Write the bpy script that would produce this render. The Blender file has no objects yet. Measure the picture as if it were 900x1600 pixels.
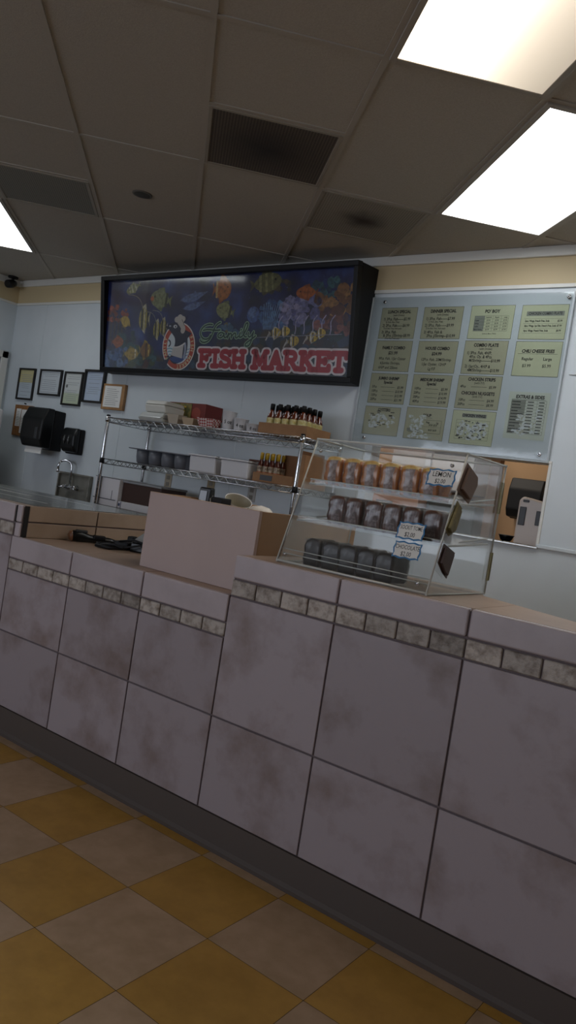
import bpy, bmesh, math, random
from mathutils import Vector, Matrix, noise
random.seed(7)
C = bpy.context.scene.collection
PI = math.pi

# ------------------------------------------------------------------ colour / materials
def lin(h):
    if isinstance(h, str):
        h = h.lstrip('#'); c = [int(h[i:i+2], 16)/255 for i in (0, 2, 4)]
        return tuple(x/12.92 if x <= .04045 else ((x+.055)/1.055)**2.4 for x in c) + (1,)
    return tuple(h[:3]) + (1,)

MATS = {}
def mat(name, col='#808080', rough=.5, metal=0.0, col2=None, nscale=8, ndet=3, contrast=(.35, .65), island=0.0,
        coat=0.0, bump=0.0, bscale=60, spec=.5, emit=None, estr=0.0, coatr=.05):
    if name in MATS: return MATS[name]
    m = bpy.data.materials.new(name); m.use_nodes = True
    nt = m.node_tree; b = nt.nodes['Principled BSDF']
    b.inputs['Roughness'].default_value = rough; b.inputs['Metallic'].default_value = metal
    b.inputs['Specular IOR Level'].default_value = spec
    b.inputs['Base Color'].default_value = lin(col)
    b.inputs['Coat Weight'].default_value = coat; b.inputs['Coat Roughness'].default_value = coatr
    tc = nt.nodes.new('ShaderNodeTexCoord')
    src = None
    if col2:
        n = nt.nodes.new('ShaderNodeTexNoise'); n.inputs['Scale'].default_value = nscale; n.inputs['Detail'].default_value = ndet
        n.inputs['Roughness'].default_value = .6
        r = nt.nodes.new('ShaderNodeValToRGB')
        r.color_ramp.elements[0].position = contrast[0]; r.color_ramp.elements[0].color = lin(col)
        r.color_ramp.elements[1].position = contrast[1]; r.color_ramp.elements[1].color = lin(col2)
        vec = tc.outputs['Object']
        if island:
            g = nt.nodes.new('ShaderNodeNewGeometry'); va = nt.nodes.new('ShaderNodeVectorMath'); va.operation = 'MULTIPLY_ADD'
            va.inputs[1].default_value = (9, 7, 5)
            cb = nt.nodes.new('ShaderNodeCombineXYZ')
            for i in range(3): nt.links.new(g.outputs['Random Per Island'], cb.inputs[i])
            nt.links.new(cb.outputs[0], va.inputs[0]); nt.links.new(vec, va.inputs[2]); vec = va.outputs[0]
        nt.links.new(vec, n.inputs['Vector'])
        nt.links.new(n.outputs['Fac'], r.inputs['Fac']); src = r.outputs['Color']
    if island:
        g2 = nt.nodes.new('ShaderNodeNewGeometry'); mr = nt.nodes.new('ShaderNodeMapRange')
        mr.inputs['To Min'].default_value = 1-island; mr.inputs['To Max'].default_value = 1+island*.5
        nt.links.new(g2.outputs['Random Per Island'], mr.inputs['Value'])
        h = nt.nodes.new('ShaderNodeHueSaturation')
        if src: nt.links.new(src, h.inputs['Color'])
        else: h.inputs['Color'].default_value = lin(col)
        nt.links.new(mr.outputs[0], h.inputs['Value']); src = h.outputs['Color']
    if src: nt.links.new(src, b.inputs['Base Color'])
    if bump:
        n2 = nt.nodes.new('ShaderNodeTexNoise'); n2.inputs['Scale'].default_value = bscale; n2.inputs['Detail'].default_value = 4
        bp = nt.nodes.new('ShaderNodeBump'); bp.inputs['Strength'].default_value = bump; bp.inputs['Distance'].default_value = .01
        nt.links.new(tc.outputs['Object'], n2.inputs['Vector']); nt.links.new(n2.outputs['Fac'], bp.inputs['Height'])
        nt.links.new(bp.outputs['Normal'], b.inputs['Normal'])
        if coat: nt.links.new(bp.outputs['Normal'], b.inputs['Coat Normal'])
    if emit:
        b.inputs['Emission Color'].default_value = lin(emit); b.inputs['Emission Strength'].default_value = estr
    MATS[name] = m
    return m

def clear(name, tint='#ffffff', gloss=.08, rough=.03, edge=.6, bump=0.0, bscale=40, spec=1.0):
    """thin clear plastic: mostly transparent, with a fresnel sheen"""
    if name in MATS: return MATS[name]
    m = bpy.data.materials.new(name); m.use_nodes = True
    nt = m.node_tree; nt.nodes.remove(nt.nodes['Principled BSDF']); out = nt.nodes['Material Output']
    t = nt.nodes.new('ShaderNodeBsdfTransparent'); t.inputs['Color'].default_value = lin(tint)
    g = nt.nodes.new('ShaderNodeBsdfGlossy'); g.inputs['Roughness'].default_value = rough
    g.inputs['Color'].default_value = (spec, spec, spec, 1)
    lw = nt.nodes.new('ShaderNodeLayerWeight'); lw.inputs['Blend'].default_value = .25
    mr = nt.nodes.new('ShaderNodeMapRange'); mr.inputs['To Min'].default_value = gloss; mr.inputs['To Max'].default_value = edge
    nt.links.new(lw.outputs['Fresnel'], mr.inputs['Value'])
    mx = nt.nodes.new('ShaderNodeMixShader'); nt.links.new(mr.outputs[0], mx.inputs['Fac'])
    nt.links.new(t.outputs[0], mx.inputs[1]); nt.links.new(g.outputs[0], mx.inputs[2])
    if bump:
        tc = nt.nodes.new('ShaderNodeTexCoord'); n2 = nt.nodes.new('ShaderNodeTexNoise'); n2.inputs['Scale'].default_value = bscale
        n2.inputs['Detail'].default_value = 3
        bp = nt.nodes.new('ShaderNodeBump'); bp.inputs['Strength'].default_value = bump; bp.inputs['Distance'].default_value = .01
        nt.links.new(tc.outputs['Object'], n2.inputs['Vector']); nt.links.new(n2.outputs['Fac'], bp.inputs['Height'])
        nt.links.new(bp.outputs['Normal'], g.inputs['Normal'])
    nt.links.new(mx.outputs[0], out.inputs['Surface'])
    MATS[name] = m
    return m

# ------------------------------------------------------------------ mesh helpers
def setmi(faces, mi):
    for f in faces: f.material_index = mi

def box(bm, x0, x1, y0, y1, z0, z1, mi=0, bev=0.0, seg=2):
    vs = [bm.verts.new((x, y, z)) for z in (z0, z1) for y in (y0, y1) for x in (x0, x1)]
    idx = [(0, 2, 3, 1), (4, 5, 7, 6), (0, 1, 5, 4), (1, 3, 7, 5), (3, 2, 6, 7), (2, 0, 4, 6)]
    fs = [bm.faces.new([vs[i] for i in q]) for q in idx]
    setmi(fs, mi)
    if bev:
        es = list({e for f in fs for e in f.edges})
        r = bmesh.ops.bevel(bm, geom=es, offset=bev, segments=seg, profile=.5, affect='EDGES')
        setmi(r['faces'], mi)
    return fs

def prism(bm, pts, axis, a0, a1, mi=0, bev=0.0):
    """extrude a 2D polygon along an axis; pts are the other two coordinates in xyz order"""
    def P(p, a):
        return {'x': (a, p[0], p[1]), 'y': (p[0], a, p[1]), 'z': (p[0], p[1], a)}[axis]
    v0 = [bm.verts.new(P(p, a0)) for p in pts]; v1 = [bm.verts.new(P(p, a1)) for p in pts]
    n = len(pts); fs = [bm.faces.new(v0), bm.faces.new(v1[::-1])]
    for i in range(n):
        j = (i+1) % n; fs.append(bm.faces.new((v0[j], v0[i], v1[i], v1[j])))
    bmesh.ops.recalc_face_normals(bm, faces=fs)
    setmi(fs, mi)
    if bev:
        es = list({e for f in fs for e in f.edges})
        r = bmesh.ops.bevel(bm, geom=es, offset=bev, segments=2, profile=.5, affect='EDGES'); setmi(r['faces'], mi)
    return fs

def tube(bm, pts, r, n=8, mi=0, closed=False, cap=True):
    pts = [Vector(p) for p in pts]; rings = []
    for i, p in enumerate(pts):
        if closed: d = (pts[(i+1) % len(pts)]-pts[i-1])
        elif i == 0: d = pts[1]-pts[0]
        elif i == len(pts)-1: d = pts[-1]-pts[-2]
        else: d = (pts[i+1]-p).normalized()+(p-pts[i-1]).normalized()
        d.normalize()
        a = Vector((0, 0, 1)) if abs(d.z) < .9 else Vector((1, 0, 0))
        u = d.cross(a).normalized(); w = d.cross(u)
        rr = r[i] if isinstance(r, (list, tuple)) else r
        rings.append([bm.verts.new(p+(u*math.cos(2*PI*k/n)+w*math.sin(2*PI*k/n))*rr) for k in range(n)])
    fs = []
    m = len(rings)
    for i in range(m if closed else m-1):
        A, B = rings[i], rings[(i+1) % m]
        for k in range(n): fs.append(bm.faces.new((A[k], A[(k+1) % n], B[(k+1) % n], B[k])))
    if cap and not closed:
        fs.append(bm.faces.new(rings[0])); fs.append(bm.faces.new(rings[-1][::-1]))
    setmi(fs, mi)
    for f in fs: f.smooth = len(f.verts) == 4
    return fs

def lathe(bm, prof, c=(0, 0, 0), n=20, mi=0, capb=True, capt=True):
    rings = []
    for r, z in prof:
        rings.append([bm.verts.new((c[0]+r*math.cos(2*PI*k/n), c[1]+r*math.sin(2*PI*k/n), c[2]+z)) for k in range(n)])
    fs = []
    for A, B in zip(rings, rings[1:]):
        for k in range(n):
            f = bm.faces.new((A[k], A[(k+1) % n], B[(k+1) % n], B[k])); f.smooth = True; fs.append(f)
    if capb: fs.append(bm.faces.new(rings[0][::-1]))
    if capt: fs.append(bm.faces.new(rings[-1]))
    setmi(fs, mi)
    return fs

ORG = {}
def obj(name, bm, mats, parent=None, local=False, org=None, rot=None):
    """link a bmesh as ONE mesh object; world coordinates unless local"""
    if not isinstance(mats, (list, tuple)): mats = [mats]
    bmesh.ops.recalc_face_normals(bm, faces=bm.faces[:])
    o_ = Vector((0, 0, 0))
    if parent is not None:
        if not local: o_ = Vector(ORG[parent.name])
    elif org is not None and not local: o_ = Vector(org)
    if o_.length: bmesh.ops.translate(bm, verts=bm.verts[:], vec=-o_)
    me = bpy.data.meshes.new(name); bm.to_mesh(me); bm.free()
    for m in mats: me.materials.append(m)
    o = bpy.data.objects.new(name, me); C.objects.link(o)
    if parent is not None:
        o.parent = parent; ORG[o.name] = ORG[parent.name]
    else:
        if org is not None: o.location = org
        ORG[o.name] = tuple(org) if org is not None else (0, 0, 0)
    if rot: o.rotation_euler = rot
    return o

def tag(o, label, cat, group=None):
    o['label'] = label; o['category'] = cat
    if group: o['group'] = group
    return o
def thing(name, label, cat, loc=(0, 0, 0), group=None, rot=(0, 0, 0)):
    o = bpy.data.objects.new(name, None); C.objects.link(o); o.empty_display_size = .05
    o.location = loc; o.rotation_euler = rot; ORG[o.name] = tuple(loc)
    return tag(o, label, cat, group)
def struct(name, bm, m, **k):
    o = obj(name, bm, m, **k); o['kind'] = 'structure'; return o
def copy_tree(o, parent=None):
    c = o.copy(); C.objects.link(c)
    if parent is not None: c.parent = parent
    for ch in list(o.children): copy_tree(ch, c)
    return c
NB = bmesh.new

# flat printed art --------------------------------------------------
def text(bm, s, x, y, size, align='CENTER', z=0.0, bold=0.0, sx=1.0, mi=0, shear=0.0, rot=0.0):
    cu = bpy.data.curves.new('t', 'FONT'); cu.body = s; cu.size = size; cu.align_x = align; cu.align_y = 'CENTER'
    cu.offset = bold*size; cu.resolution_u = 2; cu.shear = shear
    ob = bpy.data.objects.new('t', cu)
    me = bpy.data.meshes.new_from_object(ob)
    bpy.data.objects.remove(ob)
    me.transform(Matrix.Translation((x, y, z)) @ Matrix.Rotation(rot, 4, 'Z') @ Matrix.Diagonal((sx, 1, 1, 1)))
    n0 = len(bm.faces)
    bm.from_mesh(me); bm.faces.ensure_lookup_table()
    for f in bm.faces[n0:]: f.material_index = mi
    bpy.data.meshes.remove(me); bpy.data.curves.remove(cu)

def poly(bm, pts, z=0.0, mi=0):
    vs = [bm.verts.new((p[0], p[1], z)) for p in pts]
    f = bm.faces.new(vs); f.material_index = mi
    if f.normal.z < 0: f.normal_flip()
    r = bmesh.ops.triangulate(bm, faces=[f])
    setmi(r['faces'], mi)
def ell(bm, cx, cy, rx, ry, z=0.0, mi=0, n=20, a0=0.0, a1=2*PI, rot=0.0):
    pts = []
    for i in range(n):
        a = a0+(a1-a0)*i/n; px, py = rx*math.cos(a), ry*math.sin(a)
        pts.append((cx+px*math.cos(rot)-py*math.sin(rot), cy+px*math.sin(rot)+py*math.cos(rot)))
    poly(bm, pts, z, mi)
def stroke(bm, pts, w, z=0.0, mi=0, caps=True, dz=2e-6):
    for i, (a, b) in enumerate(zip(pts, pts[1:])):
        a = Vector(a); b = Vector(b); d = (b-a)
        if d.length < 1e-7: continue
        n = Vector((-d.y, d.x)).normalized()*w/2
        poly(bm, [a-n, b-n, b+n, a+n], z+dz*(i % 7), mi)
    if caps:
        for i, p in enumerate(pts): ell(bm, p[0], p[1], w/2, w/2, z+dz*(7+i % 7), mi, n=10)
def rect(bm, x0, x1, y0, y1, z=0.0, mi=0): poly(bm, [(x0, y0), (x1, y0), (x1, y1), (x0, y1)], z, mi)
def bez(p0, p1, p2, p3, n=10):
    out = []
    for i in range(n+1):
        t = i/n; u = 1-t
        out.append(tuple(u**3*p0[k]+3*u*u*t*p1[k]+3*u*t*t*p2[k]+t**3*p3[k] for k in (0, 1)))
    return out

# ------------------------------------------------------------------ palette
WALL = mat('frp_wall', '#c9d0d4', .38, col2='#bfc7cb', nscale=1.5, bump=.04, bscale=90)
WHITE_TRIM = mat('white_trim', '#d2d2cc', .4)
BEIGE_PAINT = mat('beige_paint', '#bfae8a', .6)
TILE = mat('stone_tile', '#9d9397', .36, col2='#776660', nscale=4.5, ndet=8, contrast=(.48, .74), island=.10, bump=.05, bscale=25)
EDGE = mat('edge_tile', '#b0a5a8', .34, col2='#9f9495', nscale=5, ndet=6, contrast=(.45, .8), island=.07, bump=.03, bscale=25)
MOSAIC = mat('tumbled_mosaic', '#ada49b', .6, col2='#6c5f53', nscale=32, ndet=6, contrast=(.44, .70), island=.38, bump=.5, bscale=60)
GROUT = mat('grout', '#665b5c', .85)
TOPT = mat('top_tile', '#a48d7c', .4, col2='#967f6d', nscale=5, ndet=5, island=.08)
ENDT = mat('end_tile', '#9c8774', .45, col2='#89735f', nscale=5, ndet=6, contrast=(.4, .75), island=.08)
TOE = mat('cove_base', '#4b423d', .5)
STEEL = mat('brushed_steel', '#8b8980', .45, .45, col2='#77756c', nscale=12)
STEEL_SHEET = mat('steel_sheet', '#a3a59f', .22, .85, col2='#8b8c86', nscale=6)
CHROME = mat('chrome_wire', '#c9cbce', .18, 1.0)
BLACKP = mat('black_plastic', '#0a0c0d', .34, spec=.35)
BLACKM = mat('black_matte', '#0b0b0d', .55, spec=.3)
DARKG = mat('dark_grey_plastic', '#2b2d30', .4)
BOARD = mat('pinkish_board', '#b7a39d', .5, col2='#b29e98', nscale=3)
BOARD_SIDE = mat('tan_board', '#a58464', .55, col2='#9b7a5b', nscale=4)
CARD = mat('cardboard', '#9a7350', .8, col2='#8c6746', nscale=9)
CARD_IN = mat('cardboard_inside', '#7a5537', .85)
WHITEP = mat('white_plastic', '#d5d4d6', .42)
WHITEB = mat('white_carton', '#d0cdcf', .6)
GREYP = mat('grey_plastic', '#62656c', .45)
PAPER = mat('paper_white', '#d8d8d4', .7)
INK = mat('black_ink', '#121210', .6)
INKG = mat('grey_ink', '#6a6c6a', .6)
ACR = clear('clear_acrylic', '#fcfdfd', .015, .03, .32)
ACR_EDGE = mat('acrylic_edge', '#c4c5be', .2, spec=.8)
WRAP = clear('plastic_wrap', '#ffffff', .025, .10, .3, bump=1.0, bscale=110)
BROWN_DARK = mat('dark_brown_board', '#3a2219', .5)

# ================================================================== room shell
XL, XR, YF, YB = -6.5, 2.2, -4.0, 4.12
ZC = 2.7227
# floor tiles
bm = NB(); T = .3048; FX, FY = -1.7692, 1.5261
v = [bm.verts.new(p) for p in ((XL, YF, -.003), (XR, YF, -.003), (XR, YB, -.003), (XL, YB, -.003))]
f = bm.faces.new(v); f.material_index = 2
for i in range(-15, 13):
    for j in range(-18, 8):
        x0, y0 = FX+i*T+.0007, FY+j*T+.0007
        x1, y1 = min(x0+T-.0014, XR), min(y0+T-.0014, YB); x0 = max(x0, XL); y0 = max(y0, YF)
        if x1 <= x0 or y1 <= y0: continue
        f = bm.faces.new([bm.verts.new(p) for p in ((x0, y0, 0), (x1, y0, 0), (x1, y1, 0), (x0, y1, 0))])
        f.material_index = 0 if (i+j) % 2 == 0 else 1
struct('floor', bm, [mat('beige_vinyl', '#ae947a', .42, col2='#a0876b', nscale=14, ndet=6, island=.06),
                     mat('ochre_vinyl', '#b28a3e', .42, col2='#a37c34', nscale=14, ndet=6, island=.06), mat('floor_joint', '#3a2f1c', .8)])
# ceiling
U = .6096; CX0, CY0 = -2.3855, 1.3751; S2 = math.sqrt(.5)
def cg(u, v_): return (CX0+U*S2*(u-v_), CY0+U*S2*(u+v_))
bm = NB(); bm.faces.new([bm.verts.new(p) for p in ((XL, YF, ZC), (XR, YF, ZC), (XR, YB, ZC), (XL, YB, ZC))])
struct('ceiling', bm, mat('ceiling_tile', '#aca79e', .9, col2='#a39e95', nscale=160, ndet=2, bump=.12, bscale=240))
def clipseg(p, q):
    t0, t1 = 0., 1.; d = (q[0]-p[0], q[1]-p[1])
    for k, lo, hi in ((0, XL, XR), (1, YF, YB)):
        if abs(d[k]) < 1e-9:
            if p[k] < lo or p[k] > hi: return None
            continue
        a, b = (lo-p[k])/d[k], (hi-p[k])/d[k]
        if a > b: a, b = b, a
        t0, t1 = max(t0, a), min(t1, b)
    if t1-t0 < 1e-3: return None
    return [(p[0]+d[0]*t, p[1]+d[1]*t) for t in (t0, t1)]
bm = NB()
def tbar(p, q, w=.024, h=.005):
    s = clipseg(p, q)
    if not s: return
    a, b = Vector(s[0]), Vector(s[1]); d = (b-a).normalized(); n = Vector((-d.y, d.x))*w/2
    vs = [a-n, b-n, b+n, a+n]
    lo = [bm.verts.new((p_.x, p_.y, ZC-h)) for p_ in vs]; hi = [bm.verts.new((p_.x, p_.y, ZC+.002)) for p_ in vs]
    bm.faces.new(lo[::-1])
    for i in range(4): bm.faces.new((lo[i], lo[(i+1) % 4], hi[(i+1) % 4], hi[i]))
for u in range(-14, 18): tbar(cg(u, -16), cg(u, 18))
for v_ in range(-16, 18, 2): tbar(cg(-16, v_), cg(20, v_), h=.0046)
tbar(cg(1, 1), cg(2, 1), h=.0046); tbar(cg(2, 3), cg(3, 3), h=.0046); tbar(cg(-1, 3), cg(0, 3), h=.0046)
struct('trim_1', bm, mat('ceiling_grid', '#a49e94', .5))
# back wall with a pass-through opening
OX0, OX1, OZ0, OZ1 = -2.45, -1.333, 1.08, 1.535
bm = NB(); zt = ZC
box(bm, XL, OX0, YB, YB+.11, 0, zt); box(bm, OX1, XR, YB, YB+.11, 0, zt)
box(bm, OX0, OX1, YB, YB+.11, 0, OZ0); box(bm, OX0, OX1, YB, YB+.11, OZ1, zt)
struct('wall_back', bm, WALL)
bm = NB(); box(bm, XL, XR, YB-.004, YB+.002, 2.512, ZC-.04)
struct('trim_2', bm, BEIGE_PAINT)
bm = NB(); box(bm, XL, XR, YB-.022, YB, 2.664, ZC, bev=.006)
box(bm, XL, XR, YB-.012, YB, 2.492, 2.514, bev=.003)
struct('trim_3', bm, WHITE_TRIM)
bm = NB()
for x in (-6.04, -4.83, -3.58):
    box(bm, x-.011, x+.011, YB-.003, YB+.001, .1, 2.495, bev=.001)
box(bm, OX1, XR, YB-.011, YB, 1.072, 1.094, bev=.004)
box(bm, -1.31, XR, YB-.006, YB, 2.018, 2.034, bev=.002)
struct('trim_4', bm, WALL)
bm = NB()
box(bm, OX0-.0, OX1+.012, YB-.02, YB+.11, OZ0-.012, OZ0, bev=.003)
struct('trim_5', bm, mat('sill_aluminium', '#c4c5c2', .25, .8))
bm = NB(); box(bm, OX1-.004, OX1+.012, YB-.008, YB+.112, OZ0, OZ1, bev=.002); box(bm, OX0, OX1+.012, YB-.01, YB+.112, OZ1-.002, OZ1+.012, bev=.002)
struct('trim_6', bm, WHITE_TRIM)
# side walls / front wall with shop window (behind the camera)
bm = NB(); box(bm, XL-.1, XL, YF, YB+.11, 0, ZC); struct('wall_left', bm, WALL)
bm = NB(); box(bm, XL-.001, XL+.004, YF, YB, 2.512, ZC-.04); struct('trim_7', bm, BEIGE_PAINT)
bm = NB(); box(bm, XL, XL+.022, YF, YB, 2.664, ZC, bev=.006); box(bm, XL, XL+.012, YF, YB, 2.492, 2.514, bev=.003); struct('trim_8', bm, WHITE_TRIM)
bm = NB(); box(bm, XR, XR+.1, YF, YB+.11, 0, ZC); struct('wall_right', bm, mat('side_wall', '#a79f92', .7))
bm = NB(); FM = mat('front_wall', '#8d867c', .8)
box(bm, XL, XR, YF-.12, YF, 0, .8); box(bm, XL, XR, YF-.12, YF, 2.4, ZC); box(bm, XL, -6.3, YF-.12, YF, .8, 2.4); box(bm, -.6, XR, YF-.12, YF, .8, 2.4)
struct('wall_front', bm, FM)
# door in the left wall (its casing shows at the picture's left edge)
d = NB()
box(d, XL-.02, XL+.03, 4.02, 4.085, 0, 2.05, bev=.004); box(d, XL-.02, XL+.03, 3.1, 4.085, 1.985, 2.05, bev=.004); box(d, XL-.02, XL+.03, 3.1, 3.165, 0, 2.05, bev=.004)
dr = struct('door_1', d, WHITE_TRIM)
d = NB(); box(d, XL-.001, XL+.012, 3.165, 4.02, 0, 1.985)
obj('door_leaf', d, mat('door_grey', '#6d7375', .5), dr)

# ------------------------------------------------------------------ back room behind the pass-through
bm = NB(); box(bm, -4.6, -.2, 5.75, 5.85, 0, ZC); struct('wall_back_room', bm, mat('tan_wall', '#b08f6c', .7))
bm = NB(); box(bm, -4.7, -4.6, 4.23, 5.85, 0, ZC); struct('wall_back_room_left', bm, mat('room_wall', '#b7aa9c', .7))
bm = NB(); box(bm, -.2, -.1, 4.23, 5.85, 0, ZC); struct('wall_back_room_right', bm, mat('room_wall'))
bm = NB(); box(bm, -4.6, -.2, 4.23, 5.85, -.02, 0); struct('floor_back_room', bm, mat('room_floor', '#6d5a48', .6))
bm = NB(); box(bm, -4.6, -.2, 4.23, 5.85, ZC, ZC+.03); struct('ceiling_back_room', bm, mat('room_ceiling', '#b4ab9d', .9))

# ================================================================== ceiling fixtures
def emis_panel(name, c, s0, s1, tubes, warm):
    if name in MATS: return MATS[name]
    m = bpy.data.materials.new(name); m.use_nodes = True; nt = m.node_tree
    b = nt.nodes['Principled BSDF']; b.inputs['Base Color'].default_value = lin('#d8d4c8'); b.inputs['Roughness'].default_value = .35
    tc = nt.nodes.new('ShaderNodeTexCoord'); sp = nt.nodes.new('ShaderNodeSeparateXYZ'); nt.links.new(tc.outputs['Object'], sp.inputs[0])
    r = nt.nodes.new('ShaderNodeValToRGB'); r.color_ramp.interpolation = 'B_SPLINE'
    mr = nt.nodes.new('ShaderNodeMapRange'); mr.inputs['From Min'].default_value = -.3; mr.inputs['From Max'].default_value = .3
    nt.links.new(sp.outputs[0], mr.inputs['Value']); nt.links.new(mr.outputs[0], r.inputs['Fac'])
    while len(r.color_ramp.elements) < len(tubes): r.color_ramp.elements.new(.5)
    for e, (p, vv) in zip(r.color_ramp.elements, tubes): e.position = p; e.color = (vv, vv, vv, 1)
    mu = nt.nodes.new('ShaderNodeMath'); mu.operation = 'MULTIPLY_ADD'; mu.inputs[1].default_value = s1-s0; mu.inputs[2].default_value = s0
    nt.links.new(r.outputs[0], mu.inputs[0]); nt.links.new(mu.outputs[0], b.inputs['Emission Strength'])
    b.inputs['Emission Color'].default_value = c
    MATS[name] = m; return m
COOL3 = emis_panel('lamp_cool_corner', (.92, .97, 1, 1), 1.0, 3.2, [(0, .6), (.3, 1), (.7, 1), (1, .5)], 0)
COOLR = emis_panel('lamp_cool_added', (.95, .97, 1, 1), 1.0, 5.0, [(0, .6), (.3, 1), (.7, 1), (1, .5)], 0)  # emission for the added out-of-view panel
COOL = emis_panel('lamp_cool', (.94, .97, 1, 1), .50, 7.2, [(0, .40), (.22, 1), (.45, 1), (.66, .10), (.80, .22), (1, .02)], 0)
WARM = emis_panel('lamp_warm', (1, .86, .68, 1), .24, 5.0, [(0, .35), (.2, 1), (.36, .7), (.5, .14), (.75, .05), (1, .0)], 1)
FRAME = mat('lamp_frame', '#9a948a', .45)
def lamp(u, v_, m, label):
    cx, cy = cg(u+.5, v_+1)
    t = thing('ceiling_light', label, 'ceiling light', (cx, cy, ZC-.012), 'fluorescent ceiling lights', (0, 0, PI/4))
    w, l = .295, .6
    b = NB()
    for a in ((-w, -w+.024, -l, l), (w-.024, w, -l, l), (-w+.024, w-.024, -l, -l+.024), (-w+.024, w-.024, l-.024, l)):
        box(b, a[0], a[1], a[2], a[3], -.002, .012, bev=.002)
    obj('frame', b, FRAME, t, local=True)
    b = NB(); box(b, -w+.022, w-.022, -l+.022, l-.022, .001, .009)
    obj('diffuser', b, m, t, local=True)
    return t
lamp(2, -2, WARM, 'warm half-lit fluorescent ceiling panel nearest the viewer, cut off by the top edge')
lamp(3, 0, COOL, 'bright white fluorescent ceiling panel above the menu board')
lamp(5, -2, COOLR, 'added unseen ceiling panel beyond the right edge, brightening the back wall')  # extra lamp out of view, added to brighten the wall and sign
lamp(-2, 4, COOL3, 'bright fluorescent ceiling panel in the left corner above the framed certificates')

PERF = mat('perforated_grille', '#5e5a52', .6, metal=.3)
def grille_mat(name, c0, c1, dirt, r0, r1, cx=0., cy=0.):
    if name in MATS: return MATS[name]
    m = bpy.data.materials.new(name); m.use_nodes = True; nt = m.node_tree; b = nt.nodes['Principled BSDF']
    b.inputs['Roughness'].default_value = .7
    tc = nt.nodes.new('ShaderNodeTexCoord')
    vo = nt.nodes.new('ShaderNodeTexVoronoi'); vo.inputs['Scale'].default_value = 75; vo.inputs['Randomness'].default_value = 0
    nt.links.new(tc.outputs['Object'], vo.inputs['Vector'])
    r = nt.nodes.new('ShaderNodeValToRGB'); r.color_ramp.elements[0].position = .3; r.color_ramp.elements[0].color = lin(c0)
    r.color_ramp.elements[1].position = .38; r.color_ramp.elements[1].color = lin(c1); nt.links.new(vo.outputs['Distance'], r.inputs['Fac'])
    mp = nt.nodes.new('ShaderNodeMapping'); mp.inputs['Location'].default_value = (-cx, -cy, 0); nt.links.new(tc.outputs['Object'], mp.inputs[0])
    ln = nt.nodes.new('ShaderNodeVectorMath'); ln.operation = 'LENGTH'; nt.links.new(mp.outputs[0], ln.inputs[0])
    n = nt.nodes.new('ShaderNodeTexNoise'); n.inputs['Scale'].default_value = 9; nt.links.new(tc.outputs['Object'], n.inputs['Vector'])
    ad = nt.nodes.new('ShaderNodeMath'); ad.operation = 'MULTIPLY_ADD'; ad.inputs[1].default_value = .12; nt.links.new(n.outputs['Fac'], ad.inputs[0]); nt.links.new(ln.outputs['Value'], ad.inputs[2])
    mr = nt.nodes.new('ShaderNodeMapRange'); mr.interpolation_type = 'SMOOTHSTEP'; mr.inputs['From Min'].default_value = r0; mr.inputs['From Max'].default_value = r1
    nt.links.new(ad.outputs[0], mr.inputs['Value'])
    mx = nt.nodes.new('ShaderNodeMix'); mx.data_type = 'RGBA'; nt.links.new(mr.outputs[0], mx.inputs['Factor'])
    mx.inputs[6].default_value = lin(dirt); nt.links.new(r.outputs[0], mx.inputs[7])
    nt.links.new(mx.outputs[2], b.inputs['Base Color'])
    MATS[name] = m; return m
def vent(u, v_, m, label):
    cx, cy = cg(u+.5, v_+.5)
    t = thing('ceiling_vent', label, 'ceiling vent', (cx, cy, ZC-.008), 'perforated return-air vents', (0, 0, PI/4))
    w = .293; b = NB()
    for a in ((-w, -w+.018, -w, w), (w-.018, w, -w, w), (-w+.018, w-.018, -w, -w+.018), (-w+.018, w-.018, w-.018, w)): box(b, *a, -.001, .008, bev=.002)
    obj('frame', b, mat('vent_frame', '#8f887c', .5), t, local=True)
    b = NB(); box(b, -w+.016, w-.016, -w+.016, w-.016, .002, .007); obj('grille', b, m, t, local=True)
vent(1, 1, grille_mat('sooty_grille', '#221d18', '#5a5046', '#17120f', .0, .40), 'soot-blackened square ceiling vent above the fish sign')
vent(2, 2, grille_mat('spotted_grille', '#69655c', '#918b81', '#332a22', .06, .24), 'grey perforated ceiling vent with a round dirt stain, beside the lit panel')
vent(-1, 3, grille_mat('clean_grille', '#585854', '#7f7e77', '#666661', .0, .1), 'plain grey perforated ceiling vent at the left edge of the picture')

t = thing('ceiling_speaker', 'small round dark disc set flush in a ceiling tile', 'ceiling speaker', (-3.496, 2.895, ZC-.006))
b = NB(); lathe(b, [(.052, 0), (.058, .002), (.058, .006)], n=28); obj('rim', b, mat('speaker_rim', '#5a564e', .5), t, local=True)
b = NB(); lathe(b, [(.0, -.0035), (.03, -.003), (.05, .0005)], n=28, capb=False, capt=False); obj('grille', b, mat('speaker_grille', '#35322d', .6), t, local=True)

t = thing('security_camera', 'small black security camera hanging in the ceiling corner', 'security camera', (-6.42, 3.985, ZC))
b = NB(); lathe(b, [(.042, -.016), (.045, -.012), (.045, 0)], n=20); obj('mount', b, BLACKM, t, local=True)
b = NB(); tube(b, [(0, 0, -.012), (.0, -.0, -.04)], .012, 10); obj('stem', b, BLACKM, t, local=True)
b = NB(); tube(b, [(-.01, .03, -.055), (0, 0, -.065), (.02, -.06, -.085), (.022, -.066, -.087)], [.028, .038, .036, .028], 14); obj('camera_body', b, BLACKP, t, local=True)

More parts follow.
